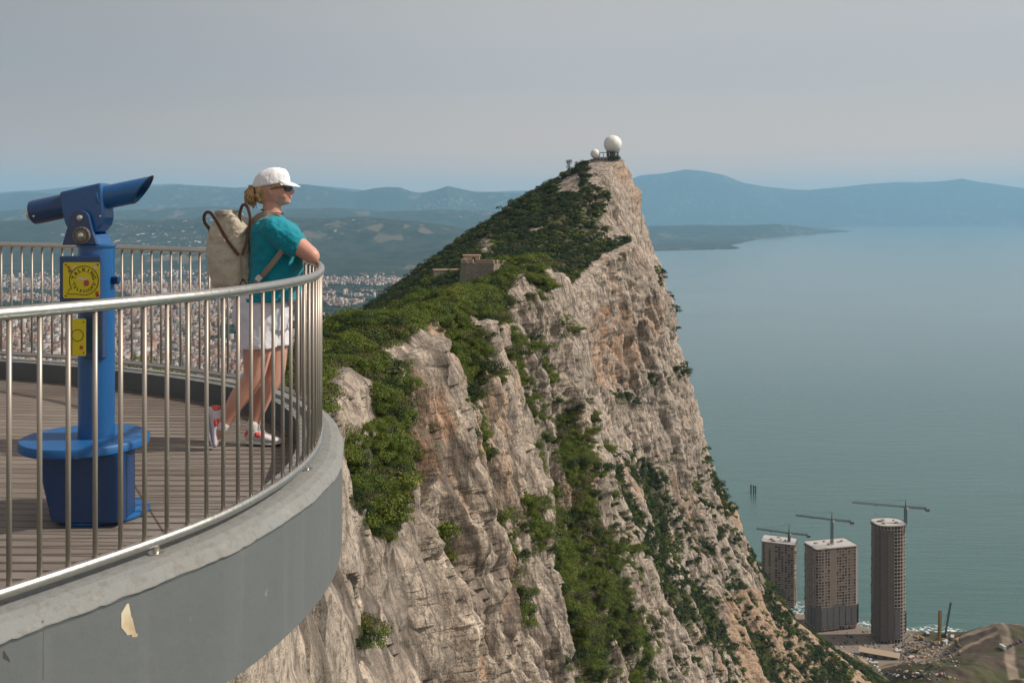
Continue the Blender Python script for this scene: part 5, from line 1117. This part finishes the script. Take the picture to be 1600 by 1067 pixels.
for k, (o_, mt) in enumerate([([(104, 416), (108, 415.5), (110, 419), (107, 421)], REDP), ([(106, 422), (111, 420.5), (113, 425), (108, 427)], BRN), ([(112, 418), (119, 415), (120, 417), (114, 421)], PINK), ([(145, 417), (151, 415), (152, 420), (147, 421)], PINK), ([(148.5, 456), (153.5, 455), (155, 463), (149.5, 464)], REDP)]): splate('sticker', o_, mt, .003, .0043, sign)
for x, y in ((102.5, 413.5), (152.5, 413.5), (102.5, 462.5), (152.5, 462.5)): splate('screw', arc(x, y, 1.3, 0, 330, 10), BLK, .002, .0055, sign)
_sd = SD; SD = 4.405
s2 = splate('small_notice_plate', rrect(113, 498, 134.5, 556, 2), YELM, -.024, .003, tel)
band(arc(121, 524, 9, 0, 351, 30), 1.0, 'printed_ring', INK, s2); splate('printed_badge', arc(127, 543, 3.2, 0, 330, 12), REDP, .003, .0044, s2)
for y in (503, 551): splate('screw', arc(130.5, y, 1.2, 0, 330, 8), BLK, .002, .0055, s2)
# ================================================================ the woman at the railing
PD = 5.97; fz = zoff(PD)
def W(x, y, dy=0): return Vector(P(x, y, PD+dy))
org = Vector((W(405, 698).x, PD, fz)); wl = lambda v: Vector(v)-org
wom = empty('person', org, 0, 'woman in teal shirt, white shorts and white cap leaning on the railing', 'person')
def ell(c, a, b, n=20, p=2.0):
    out = []
    for k in range(n):
        t = 2*math.pi*k/n; ct, st = math.cos(t), math.sin(t)
        out.append(Vector(c)+Vector(a)*math.copysign(abs(ct)**(2/p), ct)+Vector(b)*math.copysign(abs(st)**(2/p), st))
    return out
def limb(mb, pts, rad, n=16, flat=None):
    """rounded tapering limb through the joints"""
    pts = [Vector(p) for p in pts]; P2, R2 = [], []
    for i in range(len(pts)-1):
        for k in range(6):
            f = k/6; P2.append(pts[i].lerp(pts[i+1], f)); R2.append(rad[i]*(1-f)+rad[i+1]*f)
    P2.append(pts[-1]); R2.append(rad[-1])
    for _ in range(2):
        Q_ = list(P2); q_ = list(R2)
        for i in range(1, len(P2)-1): Q_[i] = P2[i-1]*.25+P2[i]*.5+P2[i+1]*.25; q_[i] = R2[i-1]*.25+R2[i]*.5+R2[i+1]*.25
        P2, R2 = Q_, q_
    d0 = (P2[0]-P2[1]).normalized(); d1 = (P2[-1]-P2[-2]).normalized(); r0, r1 = R2[0], R2[-1]
    A = [P2[0]+d0*r0*s for s in (.98, .85, .5)]; a = [r0*s for s in (.15, .5, .85)]; B = [P2[-1]+d1*r1*s for s in (.5, .85, .98)]; b = [r1*s for s in (.85, .5, .15)]
    mb.tube(A+P2+B, a+R2+b, n)
def ball(mb, c, r, n=18, ax=None):
    rx, ry, rz = (r, r, r) if not hasattr(r, '__len__') else r; rs = []; M = ax or Matrix.Identity(3)
    for i in range(1, n): t = math.pi*i/n; rs.append([Vector(c)+M @ Vector((rx*math.sin(t)*math.cos(p), ry*math.sin(t)*math.sin(p), -rz*math.cos(t))) for p in [2*math.pi*k/n for k in range(n)]])
    mb.rings(rs)
def fused(mb, name, mat, vox, smooth_it=4, parent=None, disp=None):
    o = mb.build(name, mat, parent or wom); m_ = o.modifiers.new('rm', 'REMESH'); m_.mode = 'VOXEL'; m_.voxel_size = vox; m_.use_smooth_shade = True
    s = o.modifiers.new('sm', 'SMOOTH'); s.iterations = smooth_it; s.factor = .5
    if disp:
        tx = bpy.data.textures.new(name+'_folds', 'CLOUDS'); tx.noise_scale = disp[1]; tx.noise_depth = 2; d_ = o.modifiers.new('dp', 'DISPLACE'); d_.texture = tx; d_.strength = disp[0]; d_.mid_level = .5; d_.texture_coords = 'LOCAL'
    return o
m = Mat('skin', .48, spec=.4); g = m.coord('Object'); n = m.noise(g, 14, 4); m.color(m.mix(n, (.46, .225, .165), (.58, .315, .245))); m.b.inputs['Subsurface Weight'].default_value = .12; m.b.inputs['Subsurface Radius'].default_value = (.02, .008, .004); SKIN = m.m
def cloth(name, c, var=.1, bs=.35, sc=9, rough=.8):
    m = Mat(name, rough, spec=.25); g = m.coord('Object'); n1 = m.noise(m.coord('Object', (1, .8, .6), (0, .5, 0)), sc, 4, .5, 1.2); n2 = m.noise(g, 220, 2)
    m.color(m.mix(n1, [q*(1-var) for q in c], [q*(1+var) for q in c])); b1 = m.bump(n1, bs, .03); m.bump(n2, .15, .001, b1); m.b.inputs['Sheen Weight'].default_value = .15; return m.m
TEAL = cloth('teal_cotton', (.002, .215, .285), .12, .55, 8); SHORTS = cloth('white_shorts', (.62, .62, .68), .04, .4, 8); CANVAS = cloth('cream_canvas', (.46, .41, .33), .07, .45, 11); CAPM = cloth('white_cap_cloth', (.74, .74, .78), .04, .35, 14)
LEATH = cloth('brown_leather', (.095, .052, .035), .2, .2, 30, .6); WEB = cloth('tan_webbing', (.26, .20, .155), .1, .1, 40); HAIR = None
# ---- body: one continuous surface
mb = MB()
tor = [(333, 425, 13, .055), (341, 425, 17, .085), (349, 426, 26, .15), (360, 429, 31, .175), (378, 431, 35, .172), (398, 431, 36, .165), (418, 431, 37, .165), (438, 428, 38, .172), (458, 420, 40, .178), (480, 413, 42, .182), (500, 412, 41, .18), (512, 413, 36, .165)]
mb.rings([ell(wl(W(cx, y)), (ap*PD/F, 0, 0), (0, lat, 0), 24, 2.3) for y, cx, ap, lat in tor])
S = 1/260.5
# front (near) leg and rear (far) leg
near_leg = [W(404, 500, -.088), W(402, 550, -.10), W(397, 590, -.115), W(374, 620, -.13), W(356, 650, -.14), W(345, 672, -.145)]
limb(mb, [wl(p) for p in near_leg], [.098, .084, .060, .058, .040, .037])
far_leg = [W(420, 500, .085), W(429, 545, .06), W(430, 584, .03), W(411, 618, 0), W(399, 652, -.02), W(395, 672, -.03)]
limb(mb, [wl(p) for p in far_leg], [.098, .082, .058, .056, .040, .037]); ball(mb, wl(W(436, 583, .03)), (.030, .038, .040))
limb(mb, [wl(W(395, 676, -.03)), wl(W(412, 686, -.03)), wl(W(422, 689, -.03))], [.032, .027, .020]); limb(mb, [wl(W(344, 674, -.145)), wl(W(338, 683, -.145))], [.030, .024])
# neck and head
limb(mb, [wl(W(424, 340)), wl(W(425, 322)), wl(W(424, 312))], [.062, .053, .052])
hc = wl(W(427, 294)); TI = Matrix.Rotation(R(-8), 3, 'Y')
ball(mb, hc, (.104, .078, .112), ax=TI); ball(mb, wl(W(435, 304)), (.075, .062, .070), ax=TI)            # skull, face mass
ball(mb, wl(W(442, 312)), (.044, .043, .036), ax=TI); ball(mb, wl(W(449.5, 315.5)), (.018, .020, .015))       # jaw, chin
ball(mb, wl(W(440, 305, -.045)), (.032, .020, .026)); ball(mb, wl(W(440, 305, .045)), (.032, .020, .026))     # cheeks
ball(mb, wl(W(449, 290)), (.020, .045, .018))                                                              # brow
limb(mb, [wl(W(453.5, 291)), wl(W(457, 299)), wl(W(457.5, 300.5))], [.009, .0125, .0125]); ball(mb, wl(W(455, 301, -.010)), .0085); ball(mb, wl(W(455, 301, .010)), .0085)   # nose
ball(mb, wl(W(452.5, 306)), (.0125, .022, .0075)); ball(mb, wl(W(451.5, 310)), (.0125, .020, .0075))         # lips
ball(mb, wl(W(421, 299, -.074)), (.016, .010, .028), ax=TI); ball(mb, wl(W(421, 299, .074)), (.016, .010, .028), ax=TI)   # ears
# arms: elbows on the rail, forearms crossed along it
RZ = 1.0965
def railpt(d, up=0, inn=0):
    i = int(np.argmin(np.abs(RP[:far_i+60, 1]-d))); return Vector((RP[i, 0]-ON[i, 0]*inn, RP[i, 1]-ON[i, 1]*inn, RZ+zoff(d)+up))
sh_n, el_n = W(433, 362, -.165), Vector(P(487.5, 400, 5.76)); wr_n = railpt(6.02, .034, .035)
limb(mb, [wl(sh_n), wl(sh_n.lerp(el_n, .5)+Vector((0, 0, .008))), wl(el_n)], [.066, .060, .046]); limb(mb, [wl(el_n), wl(el_n.lerp(wr_n, .45)), wl(wr_n)], [.045, .043, .029])
sh_f, el_f = W(433, 362, .165), railpt(6.27, .05, .03); wr_f = railpt(6.03, .082, .06)
limb(mb, [wl(sh_f), wl(sh_f.lerp(el_f, .5)), wl(el_f)], [.064, .056, .044]); limb(mb, [wl(el_f), wl(el_f.lerp(wr_f, .45)), wl(wr_f)], [.044, .041, .028])
def hand(mb, wrist, dirv, palm_n, side, curl):
    """palm, four unequal curled fingers and a thumb leaving the side of the palm"""
    d_ = dirv.normalized(); nrm = (palm_n-d_*palm_n.dot(d_)).normalized(); s_ = d_.cross(nrm)*side
    mb.rings([ell(wrist+d_*q, s_*w_, nrm*t_, 14, 2.6) for q, w_, t_ in ((-.01, .026, .020), (.02, .034, .017), (.05, .041, .015), (.08, .042, .013), (.092, .036, .010))])
    for k, (o_, ln_) in enumerate(((-.030, .066), (-.010, .076), (.011, .071), (.031, .056))):
        p = wrist+d_*.084+s_*o_; q = p; a = curl*.6; pts = [q]
        for sgm in (.44, .32, .24): q = q+(d_*math.cos(a)+nrm*math.sin(a))*ln_*sgm; pts.append(q); a += curl
        limb(mb, pts, [.0088, .0084, .0078, .0068], 8)
    p = wrist+d_*.028-s_*.032; limb(mb, [p, p-s_*.022+d_*.026+nrm*.010, p-s_*.026+d_*.052+nrm*.022], [.0125, .0105, .0085], 8)
d1 = (railpt(6.16, .03, .03)-wr_n); hand(mb, wl(wr_n)+d1.normalized()*.012, d1, Vector((0, 0, -1)), 1, .42)
d2 = (railpt(5.90, .07, .07)-wr_f); hand(mb, wl(wr_f)+d2.normalized()*.012, d2, Vector((0, 0, -1)), -1, .40)
body = fused(mb, 'body', SKIN, .0052, 4)
# ---- shirt
mb = MB()
st = [(337, 424, 16, .085), (341, 424, 21, .120), (349, 427, 31, .176), (360, 430, 36, .198), (378, 431.5, 38.5, .195), (398, 431.5, 39, .188), (418, 432, 40, .186), (438, 430, 40, .192), (450, 427, 42, .198), (462, 423, 43, .202), (466, 422, 43.5, .204)]
mb.rings([ell(wl(W(cx, y)), (ap*PD/F, 0, 0), (0, lat, 0), 28, 2.3) for y, cx, ap, lat in st])
ball(mb, wl(W(452, 383, -.085)), (.060, .070, .062)); ball(mb, wl(W(452, 383, .085)), (.060, .070, .062))
for sh, el in ((sh_n, el_n), (sh_f, el_f)):
    d_ = (el-sh).normalized(); limb(mb, [wl(sh-d_*.03), wl(sh+d_*.05), wl(sh+d_*.115)], [.080, .084, .083])
shirt = fused(mb, 'shirt', TEAL, .006, 3, disp=(.024, .062))
# sleeves and hem are cut clean: a band at the hem and each cuff
mb = MB(); mb.rings([ell(wl(W(422, y)), (q*PD/F, 0, 0), (0, l_, 0), 28, 2.3) for y, q, l_ in ((463, 44.4, .208), (468, 44.6, .209), (468, 42, .196), (463, 42, .196))], cap=False, closed=True); mb.build('shirt_hem', TEAL, wom, smooth=True)
# ---- shorts
mb = MB()
mb.rings([ell(wl(W(cx, y)), (ap*PD/F, 0, 0), (0, lat, 0), 24, 2.4) for y, cx, ap, lat in ((455, 417, 41, .186), (470, 412, 43.5, .192), (485, 410.5, 45, .196), (500, 410, 44, .194), (512, 412, 40, .185), (520, 413, 30, .15))])
for L3, y1 in ((near_leg, 531), (far_leg, 537)):
    a = L3[0]; b = L3[1]; f = 1.0; mb.rings([ell(wl(a.lerp(b, q)), (r_, 0, 0), (0, r_*.95, 0), 20, 2.2) for q, r_ in ((-.1, .118), (.3, .116), (.62, .113), (.86, .112))])
fused(mb, 'shorts', SHORTS, .006, 2, disp=(.014, .07))
# ---- shoes
COR = simple('coral_mesh', (.62, .10, .09), .8, bump=.3, var=.1, scale=90); SHW = simple('pale_shoe_mesh', (.56, .54, .58), .8, var=.15, scale=40, bump=.3); SOLE = simple('shoe_sole', (.66, .66, .63), .7, var=.08, scale=30); SOLG = simple('lilac_sole', (.36, .37, .50), .7, var=.1, scale=30)
def shoe(heel, toe, upv_, soleM):
    root_ = None; d_ = toe-heel; L_ = d_.length; d_ = d_/L_; u_ = (upv_-d_*upv_.dot(d_)).normalized(); s_ = d_.cross(u_)
    fr_ = lambda q, w_, z0, z1, lx=0: [heel+d_*(q*L_)+s_*(w_*math.cos(t)+lx)+u_*((z0+z1)/2+(z1-z0)/2*math.sin(t)) for t in [2*math.pi*k/20 for k in range(20)]]
    mb = MB(); mb.rings([fr_(0, .022, .006, .020), fr_(.02, .030, 0, .030), fr_(.2, .036, 0, .031), fr_(.45, .036, 0, .026), fr_(.7, .046, 0, .024), (fr_(.88, .042, .004, .024)), fr_(.97, .028, .010, .026), fr_(1.0, .012, .014, .024)])
    so_ = mb.build('shoe_sole', soleM, wom, smooth=True)
    mb = MB(); mb.rings([fr_(.01, .018, .022, .060), fr_(.04, .030, .018, .092), fr_(.14, .036, .018, .098), fr_(.30, .038, .018, .094), fr_(.44, .038, .018, .082), fr_(.60, .041, .018, .066), fr_(.76, .043, .016, .052), fr_(.90, .036, .016, .042), fr_(.98, .020, .018, .034)]); up_ = fused(mb, 'shoe', SHW, .005, 2)
    mb = MB(); mb.rings([fr_(.30, .0395, .040, .088), fr_(.36, .0400, .034, .086), fr_(.42, .0405, .034, .082), fr_(.47, .0405, .040, .076)]); mb.build('side_panel', COR, wom, smooth=True)
    mb = MB(); mb.rings([fr_(.0, .020, .040, .076), fr_(.05, .0325, .036, .096), fr_(.10, .035, .050, .099)]); mb.build('heel_tab', COR, wom, smooth=True)
    mb = MB()
    for k in range(5):
        q = .40+k*.065; z = .086-k*.0085; c0 = heel+d_*(q*L_)+u_*z; mb.tube([c0-s_*.022-u_*.004, c0+u_*.003, c0+s_*.022-u_*.004], .0028, 5)
    c0 = heel+d_*(.40*L_)+u_*.088; mb.tube([c0, c0-s_*.03+u_*.012, c0-s_*.045-u_*.01], .0024, 5); mb.tube([c0, c0-s_*.02-u_*.01+d_*.02, c0-s_*.042-u_*.04+d_*.01], .0024, 5); mb.build('lace', SOLE, wom)
hN = Vector((W(384, 690, -.03).x, PD-.03, fz+.001)); shoe(wl(hN), wl(hN+Vector((.222, -.02, 0))), Vector((0, 0, 1)), SOLE)
tF = Vector((W(331, 700, -.15).x, PD-.15, fz+.008)); shoe(wl(tF+Vector((-.045, 0, .236))), wl(tF), Vector((1, 0, .2)), SOLG)
mb = MB(); a = wl(W(395, 669, -.03)); limb(mb, [a, a+Vector((.004, 0, .025))], [.041, .040]); mb.build('sock', SOLE, wom, smooth=True)
mb = MB(); a = wl(W(347, 667, -.145)); limb(mb, [a, a+Vector((.012, 0, .020))], [.040, .039]); mb.build('sock', SOLE, wom, smooth=True)
mb = MB(); ball(mb, wl(W(453.3, 306.6)), (.0105, .0235, .0050)); ball(mb, wl(W(452.4, 309.3)), (.0105, .020, .0055)); mb.build('lips', simple('lips', (.42, .10, .09), .4), wom, smooth=True)
mb = MB(); ball(mb, wl(W(453.9, 308.0)), (.0092, .019, .0022)); mb.build('teeth', simple('teeth', (.7, .68, .62), .3), wom, smooth=True)
# ---- hair, cap, glasses
m = Mat('blonde_hair', .5, spec=.4); g = m.coord('Object', (60, 60, 14), (0, R(25), 0)); n = m.noise(g, 1, 4, .6); m.color(m.mix(m.ramp(n, [(.35, 0), (.65, 1)]), (.26, .15, .07), (.60, .41, .21))); m.bump(n, .8, .006); HAIR = m.m
mb = MB(); ball(mb, wl(W(415, 295)), (.062, .082, .066), ax=TI); ball(mb, wl(W(424, 287)), (.095, .083, .060), ax=TI); ball(mb, wl(W(409, 306)), (.040, .060, .050)); ball(mb, wl(W(430, 290, -.060)), (.040, .020, .022)); o = fused(mb, 'hair', HAIR, .005, 2, disp=(.012, .02))
mb = MB(); rh = random.Random(5)
for k in range(130):
    a = rh.uniform(-1, 1); b = rh.uniform(-1, 1); p0 = W(401, 297+b*3, a*.015); p1 = W(393+rh.uniform(-4, 3), 296+b*6, a*.045); p2 = W(390+rh.uniform(-8, 7), 307+b*8, a*.055); p3 = W(392+rh.uniform(-10, 10), 319+rh.uniform(-10, 8), a*.05)
    mb.tube([wl(q) for q in (p0, p1, p2, p3)], [.005, .0062, .0045, .0010], 5)
mb.build('ponytail', HAIR, wom, smooth=True)
mb = MB(); mb.lathe([(.012, -.008), (.020, -.006), (.020, .006), (.012, .008)], wl(W(398, 298)), 14, Matrix.Rotation(R(90), 3, 'Y')); mb.build('hair_band', SOLE, wom, smooth=True)
mb = MB(); cc_ = W(424, 287); rs = []
for k, (dy_, rx, ry, dx_) in enumerate([(4.5, 29.5, .0945, 0), (1, 29.5, .0945, 0), (-5, 29, .093, .3), (-11, 27.5, .089, .8), (-17, 23.5, .079, 1.2), (-21.5, 17, .060, 1.5), (-24.3, 9, .034, 1.6), (-25.2, 2, .008, 1.6)]):
    c0 = wl(Vector((W(424+dx_, 0).x, PD, W(0, 287+dy_).z))); rs.append([c0+TI @ Vector((rx*PD/F*math.cos(t)*(1+.012*math.sin(7*t+k)), ry*math.sin(t)*(1+.012*math.sin(5*t+k*2)), 0)) for t in [2*math.pi*j/36 for j in range(36)]])
mb.rings(rs); o = mb.build('cap_crown', CAPM, wom, smooth=True); tx = bpy.data.textures.new('cap_folds', 'CLOUDS'); tx.noise_scale = .035; s_ = o.modifiers.new('s', 'SUBSURF'); s_.levels = 2; s_.render_levels = 2; d_ = o.modifiers.new('d', 'DISPLACE'); d_.texture = tx; d_.strength = .008; d_.texture_coords = 'LOCAL'
mb = MB(); top_, bot_ = [], []; nb2 = 22; c0 = wl(W(446, 289.5)); 
for thick in (0, 1):
    for j in range(nb2+1):
        t = -math.pi/2+math.pi*j/nb2; 
        for f in (0, .35, .7, 1): pass
grid = []
for layer in (0, .0035):
    for f in (0, .35, .7, 1.0):
        row = []
        for j in range(nb2+1):
            t = -math.pi/2+math.pi*j/nb2; x_in = .034*math.cos(t)-.028; y_in = .083*math.sin(t); x_out = .102*math.cos(t)-.012; y_out = .080*math.sin(t)
            x = x_in+(x_out-x_in)*f; y = y_in+(y_out-y_in)*f; z = -.030*f*f*.9-.22*abs(y)**1.6*(.3+f)*.6+.006; row.append(c0+TI.inverted() @ Vector((x, y, z*.8-layer+.020)))
        grid.append(row)
n1_ = nb2+1; vs = [p for r in grid for p in r]; fs = []
for lay in (0, 4):
    for r in range(3):
        for j in range(nb2): fs.append(((lay+r)*n1_+j, (lay+r)*n1_+j+1, (lay+r+1)*n1_+j+1, (lay+r+1)*n1_+j))
for j in range(nb2): fs.append((3*n1_+j, 3*n1_+j+1, 7*n1_+j+1, 7*n1_+j))
mb.add(vs, fs); mb.build('cap_brim', CAPM, wom, smooth=True)
BLKG = simple('sunglass_lens', (.012, .012, .016), .08, spec=.9); FRM = simple('sunglass_frame', (.05, .035, .03), .35)
gl = empty('tmp')
for sgn in (-1, 1):
    mb = MB(); c0 = wl(W(450.5, 294.5, sgn*.032)); fx = Matrix.Rotation(R(sgn*28), 3, 'Z') @ Matrix.Rotation(R(8), 3, 'Y')
    mb.rings([[c0+fx @ Vector((.004*q, .030*math.cos(t), .020*math.sin(t)*(1 if math.sin(t) < 0 else .8))) for t in [2*math.pi*k/18 for k in range(18)]] for q in (-1, 1)]); gg = mb.build('sunglasses_lens', BLKG, wom)
    mb = MB(); mb.tube([wl(W(448, 292, sgn*.058)), wl(W(436, 293, sgn*.080)), wl(W(422, 295.5, sgn*.083))], .0035, 6); mb.build('sunglasses_temple', FRM, wom)
bpy.data.objects.remove(gl)
mb = MB(); mb.tube([wl(W(453.5, 293, .008)), wl(W(454.5, 292.5)), wl(W(453.5, 293, -.008))], .003, 6); mb.build('sunglasses_bridge', FRM, wom)
mb = MB(); mb.tube([wl(Vector((W(424, 0).x+.067*math.cos(t)+.006, PD+.062*math.sin(t), W(0, 331+3.5*math.cos(t)).z))) for t in [2*math.pi*k/24 for k in range(25)]], .0035, 6); mb.build('necklace', BLK, wom)
# ================================================================ backpack
bo = W(362, 447); bp = empty('backpack', bo, 0, 'cream canvas roll top backpack with brown leather handles on the woman\'s back', 'backpack'); bl = lambda v: Vector(v)-bo
mb = MB()
pr = [(447, 368, 28, .12), (443, 367, 32, .138), (430, 365.5, 33, .145), (405, 363, 33, .147), (385, 361.5, 33, .145), (368, 361, 32, .14), (357, 362.5, 30, .138), (349, 364, 26.5, .134), (344, 363, 22, .13), (339, 360, 17.5, .127), (334, 358.5, 15, .125), (331.5, 358, 14.5, .12)]
mb.rings([ell(bl(W(cx, y, .0)), (ap*PD/F, 0, 0), (0, lat, 0), 28, 3.6) for y, cx, ap, lat in pr]); fused(mb, 'bag', CANVAS, .006, 3, bp, disp=(.030, .06))
mb = MB(); mb.rings([ell(bl(W(cx, y)), (ap*PD/F, 0, 0), (0, .133, 0), 20, 3) for y, cx, ap in ((337, 357, 15.5), (334, 356.5, 16.5), (330.5, 357, 16.5), (328.5, 357.5, 14.5))]); mb.build('roll_top', cloth('canvas_shade', (.36, .32, .26), .08, .4, 20), bp, smooth=True)
def strap(pts, wd, name, mat, th=.004, par=bp, o_=bl):
    """flat strap: width across the path in the picture plane"""
    p = [Vector(q) for q in pts]; P2 = []
    for i in range(len(p)-1):
        a, b, c_, d_ = p[max(i-1, 0)], p[i], p[i+1], p[min(i+2, len(p)-1)]
        for k in range(6): t = k/6; P2.append(.5*((2*b)+(c_-a)*t+(2*a-5*b+4*c_-d_)*t*t+(3*b-a-3*c_+d_)*t**3))
    P2.append(p[-1]); rs = []
    for i, q in enumerate(P2):
        t = (P2[min(i+1, len(P2)-1)]-P2[max(i-1, 0)]).normalized(); nv = Vector((0, 1, 0)); s_ = t.cross(nv).normalized(); nn_ = s_.cross(t).normalized()
        rs.append([o_(q)+s_*wd/2*a+nn_*th/2*b for a, b in ((-1, -1), (1, -1), (1, 1), (-1, 1))])
    mb = MB(); mb.rings(rs); return mb.build(name, mat, par, bevel=.001)
e = -.158
strap([W(328, 362, -.10), W(326.5, 357, -.12), W(320, 348, -.13), W(319, 338, -.14), W(323, 332, e+.01), W(330, 334, e), W(340, 349, e), W(356, 377, e), W(373, 399, e)], .019, 'handle', LEATH)
strap([W(376, 349, -.10), W(374.5, 338, -.11), W(377, 325, -.12), W(381.5, 320, -.13), W(387, 325, -.14), W(391, 342, e), W(389, 362, e), W(384, 383, e), W(378.5, 399, e)], .018, 'handle', LEATH)
strap([W(376, 396, e), W(377, 415, e), W(378, 440, e)], .012, 'seam_strap', WEB)
mb = MB(); mb.tube([bl(W(380, 436, e)), bl(W(374, 446, e)), bl(W(386, 446, e)), bl(W(380, 436, e))], .005, 6); mb.build('ring', BLK, bp)
strap([W(392, 352, -.13), W(398, 343, -.145), W(408, 336, -.15), W(418, 333.5, -.145), W(427, 336, -.12), W(434, 341, -.10)], .034, 'shoulder_strap', WEB)
strap([W(441, 391, -.235), W(431, 405, -.225), W(418, 421, -.215), W(408, 433, -.20), W(398, 442, -.17)], .030, 'lower_strap', WEB)
strap([W(392, 352, .13), W(398, 343, .145), W(408, 336, .15), W(418, 334, .145)], .034, 'shoulder_strap', WEB)
mb = MB(); mb.box(bl(W(404, 435, -.222)), (.032, .012, .034), ax=Matrix.Rotation(R(40), 3, 'Y')); mb.build('buckle', SHW, bp, bevel=.003)
# ================================================================ haze
m = bpy.data.materials.new('haze_air'); m.use_nodes = True; t = m.node_tree; t.nodes.clear()
out = t.nodes.new('ShaderNodeOutputMaterial'); pv = t.nodes.new('ShaderNodeVolumePrincipled')
pv.inputs['Color'].default_value = (.36, .68, .97, 1); pv.inputs['Density'].default_value = 3.25e-5; pv.inputs['Anisotropy'].default_value = 0.0
t.links.new(pv.outputs[0], out.inputs['Volume'])
mb = MB(); mb.box((0, 28450, 717.5), (142000, 63500, 2265)); hz = mb.build('haze', m)
tag(hz, 'pale blue haze filling the air over the bay and the mountains', 'haze', kind='stuff')
